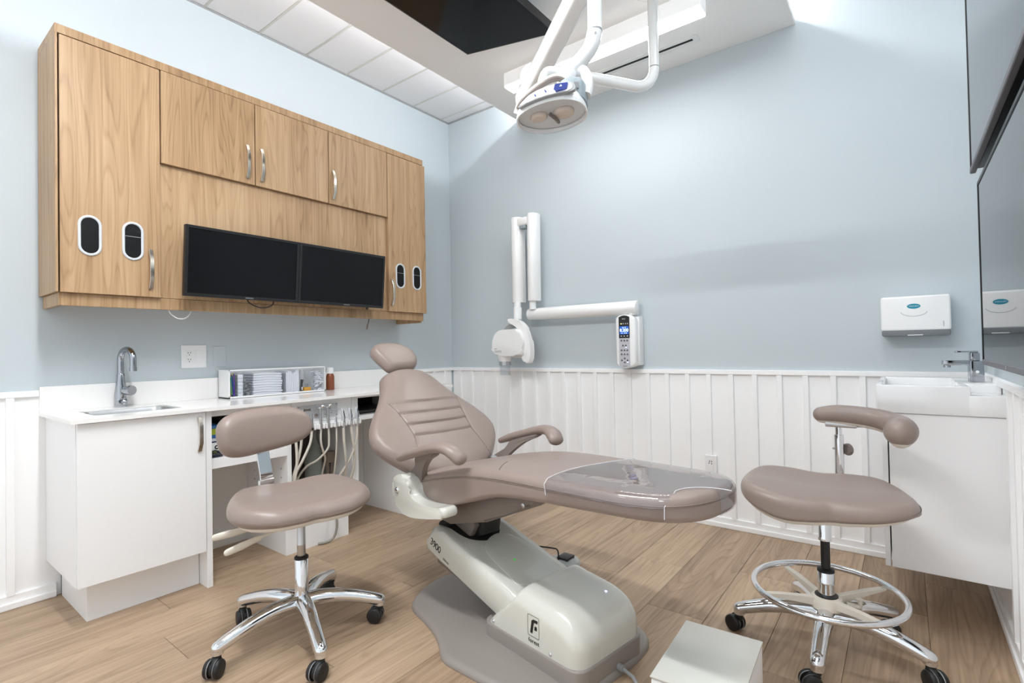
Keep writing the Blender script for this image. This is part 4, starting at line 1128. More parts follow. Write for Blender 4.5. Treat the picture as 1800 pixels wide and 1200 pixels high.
def seat_bot(x, y): return 0.446 + 0.010 * (abs(y) / 0.26) ** 2 + 0.02 * max(0, -x / 0.18) ** 2
part('seat', G().cushion(seat_out(), lambda x, y: seat_top(x, y) + LZ, lambda x, y: seat_bot(x, y) + LZ, 0.040, 0.026, 12, 8, xf=seatf), LEATHER, LT, 80)
part('seat_shell', G().cushion([(a * 0.90, b * 0.90) for a, b in seat_out()], lambda x, y: seat_bot(x, y) + 0.014 + LZ, lambda x, y: seat_bot(x, y) - 0.016 + LZ, 0.004, 0.016, 4, 4, xf=seatf), BEIGE2, LT, 60)
RS = Matrix.Translation((0, 0, LZ)) @ Matrix.Rotation(SA, 4, 'Z')
part('tilt_mechanism', G().box(-0.09, 0.05, -0.05, 0.05, 0.400, 0.436, 0.006, 2, RS), BEIGE2, LT, 40)
part('mechanism_bracket', G().box(-0.02, 0.01, -0.13, -0.09, 0.40, 0.440, 0.006, 2, RS).tube([seatf(-0.13, -0.06, 0.432 + LZ), seatf(-0.165, -0.10, 0.420 + LZ), seatf(-0.17, -0.115, 0.395 + LZ)], [0.018, 0.018, 0.012], 12), BEIGE2, LT, 40)
for a, b in (((0.0, -0.05, 0.400), (0.045, -0.275, 0.365)), ((-0.07, -0.05, 0.405), (-0.085, -0.290, 0.388))):
    p, q = Vector(seatf(*a)) + Vector((0, 0, LZ)), Vector(seatf(*b)) + Vector((0, 0, LZ))
    part('lever', G().tube([p, p.lerp(q, 0.45), p.lerp(q, 0.5), p.lerp(q, 0.8), q], [0.005, 0.005, 0.011, 0.015, 0.013], 12, flat=0.6, round_end=3), BEIGE2, LT, 60)
part('clamp_screw', G().tube([seatf(-0.09, -0.085, 0.415 + LZ), seatf(-0.06, -0.115, 0.412 + LZ)], [0.018, 0.018], 14), STEEL, LT)
# back: bent chrome strap and pad
SB = math.radians(6)
def backf(x, y, z): return (cos(SB) * x - sin(SB) * y, sin(SB) * x + cos(SB) * y, z)
sp = [(-0.10, 0.455), (-0.17, 0.455), (-0.20, 0.465), (-0.206, 0.50), (-0.205, 0.60), (-0.213, 0.645), (-0.228, 0.70), (-0.235, 0.76)]
g = G(); vs = []; fs = []
cc = crom([(a, 0, b) for a, b in sp], 5)
for i, p in enumerate(cc):
    q = cc[min(i + 1, len(cc) - 1)] - cc[max(i - 1, 0)]
    nrm = Vector((q.z, 0, -q.x)).normalized() * 0.004
    for sgn, w in ((1, -0.027), (1, 0.027), (-1, 0.027), (-1, -0.027)):
        vs.append(backf(p.x + nrm.x * sgn, w - 0.016, p.z + nrm.z * sgn))
for i in range(len(cc) - 1):
    for k in range(4): fs.append((i * 4 + k, i * 4 + (k + 1) % 4, (i + 1) * 4 + (k + 1) % 4, (i + 1) * 4 + k))
fs += [(3, 2, 1, 0), tuple((len(cc) - 1) * 4 + k for k in range(4))]
part('back_strap', g.add(vs, fs), CHROME, LT, 30)
part('strap_clamp', G().box(-0.216, -0.196, -0.048, 0.016, 0.575, 0.600, 0.003, 1, Matrix.Rotation(SB, 4, 'Z')), CHROME, LT, 30)
BT = math.radians(6)
def padf(y, s, c):
    x = -0.218 + c - sin(BT) * s + 0.35 * y * y + 0.12 * y
    return backf(x, y * 0.95 - 0.012, 0.803 + s * 0.97 + 0.02 * y)
bp_ = resample([(p.x, p.y) for p in crom([(-0.205, -0.01, 0), (-0.195, 0.055, 0), (-0.13, 0.092, 0), (0.0, 0.100, 0), (0.12, 0.090, 0), (0.185, 0.055, 0), (0.205, 0.0, 0), (0.185, -0.050, 0), (0.12, -0.078, 0), (0.0, -0.092, 0), (-0.12, -0.095, 0), (-0.185, -0.070, 0)], 8, True)], 110)
part('backrest', G().cushion(bp_, lambda y, s: 0.040 - 0.014 * (s / 0.1) ** 2, lambda a, b: -0.028, 0.036, 0.024, 12, 8, xf=padf), LEATHER, LT, 80)

# --- right stool: saddle seat, foot ring, torso arm
hub2 = (2.985, -1.110)
RT = thing('assistant_stool', 'taupe stool with a chrome foot ring and curved torso arm, beside the wall basin', 'stool', hub2 + (0,), local=True)
el = [(2.687, -1.181), (2.987, -1.426), (3.279, -1.161), (2.829, -0.814), (3.169, -0.89)]
angs = [math.atan2(p[1] - hub2[1], p[0] - hub2[0]) for p in el]
star(RT, 0, [0.298] * 5, angs, heads=[-0.4, 0.5, 2.2, 2.0, 1.0])
part('base_hub', G().lathe([(0.0, 0.085), (0.016, 0.085), (0.018, 0.105), (0.033, 0.112), (0.036, 0.132), (0.031, 0.150), (0.0275, 0.165), (0.0275, 0.238), (0.0285, 0.240), (0.0285, 0.248), (0.0275, 0.250), (0.0275, 0.287), (0.025, 0.290), (0.0, 0.290)], 28), CHROME, RT)
part('column_collar', G().lathe([(0.0, 0.284), (0.0285, 0.284), (0.0285, 0.292), (0.020, 0.297), (0.0, 0.297)], 24), RUBBER, RT)
part('gas_piston', G().lathe([(0.0, 0.29), (0.0155, 0.29), (0.0155, 0.42), (0.0, 0.42)], 24), BLACK, RT)
part('upper_sleeve', G().lathe([(0.0, 0.400), (0.0225, 0.400), (0.0225, 0.414), (0.0215, 0.416), (0.0215, 0.50), (0.0, 0.50)], 24), CHROME, RT)
ring = part('foot_ring', G().tube([(0.243 * cos(a), 0.243 * sin(a), 0.215) for a in [2 * PI * q / 64 for q in range(64)]], 0.0115, 14, closed=True, up=(0, 0, 1)), CHROME, RT, 70)
part('ring_hub', G().lathe([(0.030, 0.150), (0.055, 0.155), (0.056, 0.178), (0.050, 0.192), (0.036, 0.196), (0.032, 0.194)], 28), BEIGE2, RT)
part('ring_seal', G().lathe([(0.028, 0.190), (0.038, 0.192), (0.038, 0.199), (0.028, 0.200)], 24), RUBBER, RT)
for p in ((2.818, -0.933), (2.819, -1.225), (3.155, -0.943), (3.124, -1.221)):
    a = math.atan2(p[1] - hub2[1], p[0] - hub2[0])
    M = Matrix.Rotation(a, 4, 'Z')
    g = G().prism([(0.045, 0.160), (0.045, 0.194), (0.16, 0.203), (0.238, 0.207), (0.238, 0.196), (0.15, 0.184)], lambda r, z, d, a=a: (cos(a) * r - sin(a) * d, sin(a) * r + cos(a) * d, z), -0.011, 0.011, 0.003, 1)
    part('ring_spoke', g, BEIGE2, RT, 30)
part('ring_lock', G().tube([(0.06, 0.02, 0.17), (0.10, 0.035, 0.165), (0.10, 0.035, 0.195)], [0.010, 0.011, 0.012], 10), BEIGE2, RT)
RA = math.radians(282)
RZ = 0.070
def seatr(x, y, z): return (cos(RA) * x - sin(RA) * y, sin(RA) * x + cos(RA) * y, z + RZ + 0.022 * (y / 0.27))
part('seat', G().cushion(seat_out(130, 1.05), lambda x, y: seat_top(x, y) + 0.042 - 0.070 * (y + 0.27) / 0.54, lambda x, y: seat_bot(x, y) + 0.045 * max(0, (-y - 0.10) / 0.17) ** 2, 0.030, 0.015, 14, 8, xf=seatr), LEATHER, RT, 80)
part('seat_shell', G().cushion([(a * 0.92, b * 0.92) for a, b in seat_out(120, 1.05)], lambda x, y: seat_bot(x, y) + 0.012 + 0.045 * max(0, (-y - 0.10) / 0.17) ** 2, lambda x, y: seat_bot(x, y) - 0.014 + 0.045 * max(0, (-y - 0.10) / 0.17) ** 2, 0.004, 0.014, 4, 4, xf=seatr), BEIGE2, RT, 60)
px, py = 3.020 - hub2[0], -0.915 - hub2[1]
part('arm_bracket', G().tube(crom([(0.0, 0.02, 0.488), (px * 0.6, py * 0.7, 0.488), (px, py, 0.495), (px, py, 0.56)], 5), 0.014, 12), CHROME, RT)
part('arm_post', G().cyl((px, py, 0.50), (px, py, 0.765), 0.0165, 20), CHROME, RT)
part('inner_post', G().cyl((px, py, 0.765), (px, py, 0.800), 0.012, 18), CHROME, RT)
part('post_knob', G().lathe([(0.0, 0.0), (0.020, 0.0), (0.024, 0.006), (0.024, 0.012), (0.0, 0.016)], 16, Matrix.Translation((px + 0.022, py + 0.016, 0.705)) @ Matrix.Rotation(0.9, 4, 'Z') @ Matrix.Rotation(PI / 2, 4, 'Y')), GREYD, RT)
part('post_pin', G().cyl((px - 0.021, py - 0.01, 0.71), (px, py, 0.71), 0.004, 8), STEEL, RT)
part('arm_slide', G().box(-0.045, 0.062, -0.016, 0.016, 0.795, 0.815, 0.004, 2, Matrix.Translation((px, py, 0)) @ Matrix.Rotation(0.02, 4, 'Z')), STEEL, RT, 30)
part('slide_rail', G().box(0.05, 0.12, -0.010, 0.010, 0.800, 0.808, 0.001, 1, Matrix.Translation((px, py, 0))), BLACK, RT, 0)
ap = [(2.962, -0.915, 0.842), (3.02, -0.915, 0.847), (3.10, -0.920, 0.843), (3.16, -0.932, 0.835), (3.205, -0.965, 0.822), (3.222, -1.010, 0.812), (3.218, -1.035, 0.808)]
ap = [(a - hub2[0], b - hub2[1], c) for a, b, c in ap]
cp_ = crom(ap, 6)
ar_ = [interp([(0, 0.030), (0.15, 0.036), (0.55, 0.040), (0.8, 0.048), (1.0, 0.051)], q / (len(cp_) - 1)) for q in range(len(cp_))]
part('torso_arm', G().tube(cp_, ar_, 24, round_end=6, up=(0, 0, 1)), LEATHER, RT, 80)
part('torso_arm_base', G().tube([(p.x, p.y, p.z - 0.8 * r) for p, r in zip(cp_, ar_)], [r * 0.80 for r in ar_], 20, flat=1.0, round_end=4, up=(0, 0, 1)) if False else
     G().tube([(p.x, p.y, p.z - 0.42 * r) for p, r in zip(cp_, ar_)], [r * 0.72 for r in ar_], 20, round_end=4, up=(0, 0, 1)), BEIGE2, RT, 80)

# ================================================================== back wall: x-ray unit
t = thing('xray_unit', 'white wall-mounted dental x-ray unit with folded arm and keypad box', 'x-ray machine', (1.735, 0, 0.985))
def bw(a, b, d): return (a, -d, b)                      # outline in (x, z), depth out of the wall
bo_ = [(1.668, 1.015), (1.690, 0.995), (1.735, 0.985), (1.782, 0.993), (1.806, 1.010), (1.812, 1.03), (1.812, 1.305), (1.800, 1.332), (1.770, 1.348), (1.735, 1.352), (1.690, 1.346), (1.668, 1.328)]
cb = part('control_box', G().prism(bo_, bw, 0.0, 0.118, 0.014, 3), GLOSSW, t, 40)
part('back_shell', G().box(1.676, 1.822, -0.072, 0.0, 1.004, 1.335, 0.006, 2), SATW, t, 30)
ps = [(1.694, 0.993), (1.715, 0.989), (1.735, 0.988), (1.758, 0.990), (1.772, 0.993), (1.772, 1.190), (1.694, 1.190)]
kp = part('keypad', G().prism(ps, bw, 0.117, 0.1195), KEYG, cb, 0)
ds = [(1.694, 1.190), (1.772, 1.190), (1.772, 1.333), (1.752, 1.342), (1.733, 1.345), (1.714, 1.342), (1.694, 1.333)]
dp = part('display_panel', G().prism(ds, bw, 0.117, 0.1200), BLACK, cb, 0)
part('lcd', G().box(1.700, 1.766, -0.1206, -0.1198, 1.217, 1.270), LCD, dp, 0)
text('0.200', 0.030, (1.733, -0.1209, 1.243), (1, 0, 0), (0, 0, 1), LCDT, dp, space=0.95)
text('PREVA', 0.0085, (1.731, -0.1204, 1.320), (1, 0, 0), (0, 0, 1), SATW, dp)
text('mA   kV', 0.008, (1.733, -0.1209, 1.263), (1, 0, 0), (0, 0, 1), LCDT, dp)
text('60  -  7.0  60', 0.0075, (1.733, -0.1209, 1.224), (1, 0, 0), (0, 0, 1), LCDT, dp)
for i, x in enumerate((1.712, 1.727, 1.744, 1.758)):
    part('status_light', G().box(x - 0.0028, x + 0.0028, -0.1208, -0.1199, 1.285, 1.291), LEDY if i == 0 else SATW, dp, 0)
for x in (1.712, 1.733, 1.756): part('soft_key_icon', G().box(x - 0.004, x + 0.004, -0.1208, -0.1199, 1.202, 1.207), SATW, dp, 0)
keys = [(x, 1.174) for x in (1.712, 1.733, 1.754)] + [(1.722, 1.140), (1.744, 1.140)] + [(x, z) for z in (1.108, 1.081) for x in (1.712, 1.733, 1.754)] + [(1.733, 1.053), (1.713, 1.040), (1.754, 1.040), (1.733, 1.027)]
for x, z in keys:
    part('key', G().lathe([(0.0065, 0), (0.0065, 0.002), (0.005, 0.003), (0.0, 0.003)], 14, Matrix.Translation((x, -0.1195, z)) @ Matrix.Rotation(PI / 2, 4, 'X')), BTN, kp)
for x, z in ((1.745, 1.128), (1.755, 1.028)):
    part('key_light', G().box(x - 0.005, x + 0.005, -0.1203, -0.1195, z - 0.002, z + 0.002), LEDB, kp, 0)
text('PROGENY', 0.007, (1.735, -0.1199, 1.001), (1, 0, 0), (0, 0, 1), INK, kp)
# arms
def profile_bar(p, q, w, d, n=10):
    """bar with a flat back and rounded front from p to q (points on the back face)"""
    P, Q = Vector(p), Vector(q)
    ax = (Q - P).normalized(); ot = Vector((0, -1, 0)); sd = ax.cross(ot)
    pr_ = [(-w / 2, 0), (-w / 2, d * 0.35)] + [(-w / 2 * cos(a), d * 0.35 + d * 0.65 * sin(a)) for a in [PI * k / n for k in range(1, n)]] + [(w / 2, d * 0.35), (w / 2, 0)]
    b = bmesh.new()
    lo = [b.verts.new(P + sd * a + ot * c) for a, c in pr_]; hi = [b.verts.new(Q + sd * a + ot * c) for a, c in pr_]
    m = len(pr_)
    b.faces.new(lo); b.faces.new(list(reversed(hi)))
    for k in range(m): b.faces.new((lo[k], hi[k], hi[(k + 1) % m], lo[(k + 1) % m]))
    ed = [e for e in b.edges if len({e.verts[0] in lo, e.verts[1] in lo}) == 1]
    bmesh.ops.bevel(b, geom=ed, offset=0.006, segments=2, profile=0.5, affect='EDGES')
    bmesh.ops.recalc_face_normals(b, faces=list(b.faces))
    return G().bm(b)
part('extension_arm', profile_bar((0.915, -0.045, 1.398), (1.815, -0.045, 1.396), 0.096, 0.075), GLOSSW, t, 50)
part('arm_pivot', G().cyl((1.775, -0.075, 1.345), (1.775, -0.075, 1.365), 0.026), SATW, t)
part('scissor_arm', profile_bar((0.985, -0.075, 1.495), (0.990, -0.075, 2.168), 0.088, 0.085), GLOSSW, t, 50)
part('scissor_arm', profile_bar((0.838, -0.075, 1.490), (0.838, -0.075, 2.160), 0.100, 0.085), GLOSSW, t, 50)
part('elbow_link', G().box(0.86, 0.965, -0.150, -0.085, 2.085, 2.150, 0.014, 3), GLOSSW, t, 40)
part('elbow_recess', G().box(0.884, 0.942, -0.150, -0.09, 2.060, 2.088, 0.01, 2), GREYBL, t, 40)
part('arm_stub', G().cyl((0.975, -0.11, 1.432), (0.975, -0.11, 1.50), 0.026), GLOSSW, t)
part('arm_neck', G().lathe([(0.0, 1.36), (0.033, 1.36), (0.033, 1.452), (0.026, 1.455), (0.026, 1.495), (0.0, 1.495)], 22, Matrix.Translation((0.858, -0.15, 0))), GLOSSW, t)
yk = [(p.x, p.y) for p in crom([(0.825, 1.362, 0), (0.895, 1.356, 0), (0.955, 1.325, 0), (1.002, 1.265, 0), (1.030, 1.180, 0), (1.034, 1.09, 0), (1.020, 1.025, 0), (0.985, 1.026, 0), (0.955, 1.060, 0), (0.948, 1.095, 0), (0.968, 1.14, 0), (0.960, 1.21, 0), (0.925, 1.275, 0), (0.88, 1.312, 0), (0.83, 1.330, 0)], 4, True)]
part('yoke', G().prism(yk, bw, 0.185, 0.240, 0.010, 3), GLOSSW, t, 45)
hd_ = [(p.x, p.y) for p in crom([(0.775, 1.275, 0), (0.725, 1.245, 0), (0.698, 1.185, 0), (0.702, 1.13, 0), (0.722, 1.088, 0), (0.95, 1.080, 0), (0.978, 1.125, 0), (0.988, 1.18, 0), (0.970, 1.245, 0), (0.94, 1.277, 0), (0.86, 1.280, 0)], 4, True)]
hdp = part('tube_head', G().prism(hd_, bw, 0.155, 0.275, 0.016, 3), GLOSSW, t, 45)
part('head_rear', G().box(0.80, 1.0, -0.185, -0.13, 1.058, 1.20, 0.02, 3), GLOSSW, hdp, 40)
ga = [(0.87 + 0.135 * cos(a), -0.19, 1.185 + 0.130 * sin(a)) for a in [math.radians(150 - 5.5 * q) for q in range(37)]]
part('grey_ring', G().tube(ga, 0.012, 10, up=(0, 1, 0), flat=2.0), GREYM, hdp)
text('ONYX', 0.024, (0.755, -0.2762, 1.112), (1, 0, 0), (0, 0, 1), INKG, hdp)
text('PREVA', 0.010, (0.735, -0.2762, 1.134), (1, 0, 0), (0, 0, 1), INKG, hdp)
XM = Matrix.Translation((0.775, -0.215, 0))
part('cone_base', G().lathe([(0.0, 1.085), (0.062, 1.085), (0.052, 1.065), (0.046, 1.035), (0.0, 1.035)], 26, XM), GLOSSW, hdp)
part('cone_ring', G().lathe([(0.043, 1.036), (0.045, 1.034), (0.045, 1.006), (0.043, 1.004)], 26, XM), STEEL, hdp)
part('clear_cone', G().lathe([(0.040, 1.006), (0.040, 0.930), (0.0375, 0.930), (0.0375, 1.006)], 26, XM), CLEAR, hdp)

# paper towel dispenser
t = thing('paper_towel_dispenser', 'white wall-mounted paper towel dispenser with a teal oval label', 'towel dispenser', (3.28, 0, 1.16))
dsp = [(3.143, 1.172), (3.417, 1.172), (3.417, 1.352)] + [(3.410, 1.358), (3.150, 1.358)] + [(3.143, 1.350)]
part('dispenser_body', G().prism(rrect(3.143, 3.418, 1.184, 1.358, 0.012, 4), bw, 0.0, 0.100, 0.010, 3), GLOSSW, t, 45)
part('lower_tray', G().prism(rrect(3.146, 3.415, 1.158, 1.190, 0.010, 4), bw, 0.004, 0.098, 0.004, 2), GREYT, t, 40)
el_ = [(3.277 + 0.0265 * cos(a), 1.306 + 0.0125 * sin(a)) for a in [2 * PI * q / 36 for q in range(36)]]
part('oval_label', G().prism(el_, bw, 0.0995, 0.1013), TEAL, t, 0)
text('TISSUE BOX', 0.0075, (3.277, -0.1016, 1.306), (1, 0, 0), (0, 0, 1), SATW, t)
part('embossed_curve', G().tube([(3.277 + 0.052 * cos(a), -0.100, 1.282 + 0.026 * sin(a)) for a in [math.radians(190 + 160 * q / 20) for q in range(21)]], 0.0012, 6), GREYBL, t)
part('embossed_curve', G().tube([(3.277 + 0.036 * (q / 8 - 1), -0.100, 1.218 - 0.006 * (1 - abs(q / 8 - 1))) for q in range(17)], 0.0010, 6), SATW, t)
for q in range(5): part('level_mark', G().box(3.388, 3.391, -0.1008, -0.0998, 1.203 + 0.0055 * q, 1.2055 + 0.0055 * q), INK, t, 0)
part('tear_slot', G().box(3.25, 3.31, -0.0985, -0.097, 1.161, 1.165), SATW, t, 0)
# outlet on the dado
t = thing('wall_outlet', 'white outlet on the panelled back wall beyond the foot end of the chair', 'outlet', (2.254, 0, 0.34))
part('plate', G().box(2.220, 2.290, -0.024, -0.004, 0.325, 0.440, 0.002, 2), SATW, t, 0)
part('socket', G().box(2.238, 2.272, -0.0265, -0.024, 0.345, 0.420, 0.001, 1), SATW, t, 0)
for dx, z in ((-0.006, 0.403), (0.006, 0.403), (-0.009, 0.392), (0.006, 0.390)): part('contact_hole', G().box(2.255 + dx - 0.0022, 2.255 + dx + 0.0022, -0.0272, -0.0262, z - 0.004, z + 0.004), BLACKM, t, 0)

# ================================================================== wall-hung vanity and basin on the right wall
t = thing('wall_cabinet', 'white wall-hung vanity cabinet under the ceramic basin', 'cabinet', (3.35, -0.44, 0.221))
part('carcass', G().box(3.177, 3.5355, -0.744, -0.145, 0.221, 0.842, 0.001, 1), LAM, t, 0)
part('door', G().box(3.155, 3.1725, -0.744, -0.145, 0.221, 0.836, 0.001, 1), LAM, t, 0)
t = thing('basin', 'white ceramic wall basin with a stepped front edge', 'sink', (3.33, -0.45, 0.843))
g = G()
bz0, bz1 = 0.843, 0.957
X0, X1, Y0, Y1 = 3.138, 3.534, -0.752, -0.14
def slab(x0, x1, y0, y1, z0, z1, bev=0.006): g.box(x0, x1, y0, y1, z0, z1, bev, 2)
slab(X0 + 0.0006, X1 - 0.0006, Y0 + 0.0106, Y1 - 0.0006, bz0, 0.880)
slab(X0, X0 + 0.022, Y0 + 0.0004, Y1 - 0.0004, 0.862, bz1)
slab(3.405, 3.4298, Y0 + 0.0005, -0.56, 0.860, bz1 - 0.0003)
slab(X0 + 0.0003, 3.430, Y0, Y0 + 0.022, bz0 + 0.0002, bz1 - 0.0002)
slab(X0 + 0.0003, X1 - 0.0004, Y1 - 0.022, Y1, 0.861, bz1 - 0.0001)
slab(3.405 + 0.0003, X1, -0.580, Y1 - 0.0002, 0.860, bz1 - 0.0004)
slab(3.40, X1 - 0.0002, Y0 + 0.00015, -0.57, bz0 + 0.0004, 0.922)
part('bowl', g, CERAMIC, t, 40)
part('drain', G().lathe([(0.0, 0.8755), (0.03, 0.8755), (0.028, 0.879), (0.0, 0.880)], 20, Matrix.Translation((3.28, -0.45, 0))), CHROME, t)
t = thing('lever_faucet', 'square chrome lever faucet on the ceramic basin', 'faucet', (3.470, -0.45, bz1))
FR = Matrix.Translation((3.470, -0.45, 0)) @ Matrix.Rotation(0.15, 4, 'Z') @ Matrix.Translation((-3.470, 0.45, 0))
part('body', G().box(3.449, 3.493, -0.474, -0.428, bz1, 1.045, 0.003, 2, FR), CHROMED, t, 30)
part('cartridge', G().box(3.452, 3.482, -0.468, -0.434, 1.045, 1.079, 0.004, 2, FR), CHROMED, t, 30)
part('spout', G().box(3.362, 3.455, -0.470, -0.432, 1.026, 1.048, 0.003, 2, FR), CHROMED, t, 30)
part('aerator', G().cyl((3.378, -0.465, 1.026), (3.378, -0.465, 1.018), 0.013), CHROMED, t)
part('lever', G().box(3.405, 3.478, -0.462, -0.440, 1.079, 1.087, 0.002, 2, FR), CHROMED, t, 30)
part('badge', G().lathe([(0.006, 0), (0.006, 0.001), (0.0, 0.001)], 12, FR @ Matrix.Translation((3.470, -0.474, 1.0)) @ Matrix.Rotation(PI / 2, 4, 'X')), SATW, t)

# ================================================================== televisions on the right wall
def tv(xf_, y0, y1, z0, z1, label, name='television'):
    t = thing(name, label, 'television', (RW, (y0 + y1) / 2, z0), group='televisions stacked on the right wall')
    part('back_cover', G().box(xf_ + 0.012, RW - 0.012, y0 + 0.01, y1 - 0.01, z0 + 0.01, z1 - 0.01, 0.006, 1), BLACK, t, 0)
    part('bezel', G().box(xf_, xf_ + 0.014, y1 - 0.010, y1, z0, z1, 0.002, 1).box(xf_, xf_ + 0.014, y0, y0 + 0.010, z0, z1).box(xf_, xf_ + 0.014, y0, y1, z1 - 0.010, z1), BLACK, t, 0)
    part('bottom_bezel', G().box(xf_ - 0.001, xf_ + 0.014, y0, y1, z0, z0 + 0.016, 0.002, 1), GREYD if name == 'x' else BTN, t, 0)
    part('screen', G().box(xf_ + 0.002, xf_ + 0.011, y0 + 0.010, y1 - 0.010, z0 + 0.016, z1 - 0.010), TVGLASS, t, 0)
    part('wall_bracket', G().box(RW - 0.013, RW, (y0 + y1) / 2 - 0.15, (y0 + y1) / 2 + 0.15, z0 + 0.2, z1 - 0.2), BLACK, t, 0)
    return t
a = tv(3.432, -2.10, -1.130, 1.054, 1.632, 'lower large black television on the right wall, reflecting the towel dispenser')
text('LG', 0.012, (3.4305, -1.615, 1.062), (0, -1, 0), (0, 0, 1), GREYM, a)
tv(3.417, -2.10, -1.130, 1.664, 2.24, 'upper large black television on the right wall, above the reflecting one')

# television hung face down under the lowered ceiling
t = thing('ceiling_television', 'black television tilted under the lowered ceiling above the chair', 'television', (1.20, -1.058, 2.905), local=True)
t.rotation_euler = (0, math.radians(10.3), 0)
Lx, Ly = 0.632, 1.10
part('screen', G().box(0.008, Lx - 0.008, -Ly + 0.008, -0.008, -0.004, 0.0), TVDARK, t, 0)
part('bezel', G().box(0, Lx, -0.008, 0, -0.005, 0.03).box(0, Lx, -Ly, -Ly + 0.008, -0.005, 0.03).box(0, 0.008, -Ly, 0, -0.005, 0.03).box(Lx - 0.008, Lx, -Ly, 0, -0.005, 0.03), BLACK, t, 0)
part('back_cover', G().box(0.004, Lx - 0.004, -Ly + 0.006, -0.006, 0.0, 0.032, 0.004, 1).box(0.10, Lx - 0.06, -Ly + 0.12, -0.10, 0.03, 0.055, 0.006, 1), BLACK, t, 0)
for y in (-0.42, -0.52): part('port_slot', G().box(Lx - 0.0005, Lx + 0.0008, y - 0.012, y + 0.012, 0.008, 0.022), CABIN, t, 0)
part('ceiling_mount', G().box(0.25, 0.42, -0.70, -0.40, 0.05, 0.115, 0.004, 1), BLACK, t, 0)

# ================================================================== ceiling-mounted dental light
t = thing('dental_light', 'white ceiling-mounted dental operating light on jointed tube arms', 'lamp', (2.262, -0.831, SZ))
part('ceiling_canopy', G().lathe([(0.0, SZ), (0.105, SZ), (0.105, SZ - 0.018), (0.090, SZ - 0.022), (0.04, SZ - 0.024), (0.0, SZ - 0.024)], 36, Matrix.Translation((2.262, -0.831, 0))), GLOSSW, t)
post = [(2.262, -0.831, SZ - 0.02), (2.262, -0.831, 2.545)]
part('post', G().tube(post, 0.0255, 20), GLOSSW, t)
E2 = Vector((1.885, -1.430, 2.43))
P0 = Vector((2.262, -0.831, 2.545)); dh = (Vector((E2.x, E2.y, 0)) - Vector((P0.x, P0.y, 0))); dl = dh.length; dn = dh / dl
rb = 0.115
path = [P0] + [P0 + dn * (rb * (1 - cos(a))) + Vector((0, 0, -rb * sin(a))) for a in [PI / 2 * q / 10 for q in range(1, 11)]]
path += [P0 + dn * (dl - 0.06) + Vector((0, 0, -rb))]
zc = P0.z - rb
path += [P0 + dn * (dl - 0.06 + 0.06 * sin(a)) + Vector((0, 0, -rb - 0.06 * (1 - cos(a)))) for a in [PI / 2 * q / 8 for q in range(1, 9)]]
path += [Vector((E2.x, E2.y, zc - 0.10))]
part('horizontal_tube', G().tube(path, [0.0255] * 3 + [0.0265] * (len(path) - 3), 20), GLOSSW, t, 60)
part('tube_collar', G().cyl((2.262, -0.831, 2.542), (2.262, -0.831, 2.547), 0.0262), GREYM, t)
jz = zc - 0.10
part('joint', G().cyl((E2.x, E2.y, jz), (E2.x, E2.y, jz - 0.085), 0.031), GLOSSW, t)
part('joint_ring', G().cyl((E2.x, E2.y, jz + 0.002), (E2.x, E2.y, jz - 0.003), 0.0315), GREYD, t)
# spring arm
sa, sb = Vector((E2.x + 0.015, E2.y - 0.02, jz - 0.06)), Vector((2.440, -1.790, 2.430))
dd = (sb - sa).normalized(); sdv = dd.cross(Vector((0, 0, 1))).normalized(); upv = sdv.cross(dd)
b = bmesh.new()
pr_ = rrect(-0.034, 0.034, -0.046, 0.046, 0.016, 3)
lo = [b.verts.new(sa - dd * 0.04 + sdv * p[0] + upv * p[1]) for p in pr_]; hi = [b.verts.new(sb + sdv * p[0] * 0.95 + upv * p[1] * 0.85) for p in pr_]
b.faces.new(lo); b.faces.new(list(reversed(hi)))
for k in range(len(pr_)): b.faces.new((lo[k], hi[k], hi[(k + 1) % len(pr_)], lo[(k + 1) % len(pr_)]))
bmesh.ops.recalc_face_normals(b, faces=list(b.faces))
part('spring_arm', G().bm(b), GLOSSW, t, 50)
# drop tube with a bend, collars and the lamp head
D0 = [Vector((2.424, -1.768, 2.46)), Vector((2.423, -1.768, 2.30)), Vector((2.4215, -1.768, 2.212)), Vector((2.408, -1.777, 2.156)), Vector((2.375, -1.802, 2.104)), Vector((2.350, -1.820, 2.076))]
part('drop_tube', G().tube([D0[0], D0[1], D0[2]], 0.0245, 20), GLOSSW, t)
part('drop_elbow', G().tube(crom([D0[2], D0[3], D0[4], D0[5]], 6), 0.0262, 20), GLOSSW, t)
part('tube_ring', G().cyl(D0[2] + Vector((0, 0, 0.002)), D0[2] - Vector((0, 0, 0.003)), 0.0268), GREYM, t)
part('elbow_head', G().tube([sb + Vector((-0.03, 0.02, -0.005)), sb + Vector((-0.012, 0.020, 0.02))], 0.035, 18, round_end=4), GLOSSW, t)
part('elbow_screw', G().lathe([(0.004, 0), (0.004, 0.003), (0.0, 0.003)], 10, Matrix.Translation((2.4215 + 0.014, -1.768 - 0.022, 2.19)) @ Matrix.Rotation(PI / 2, 4, 'X') @ Matrix.Rotation(0.7, 4, 'Y')), STEEL, t)

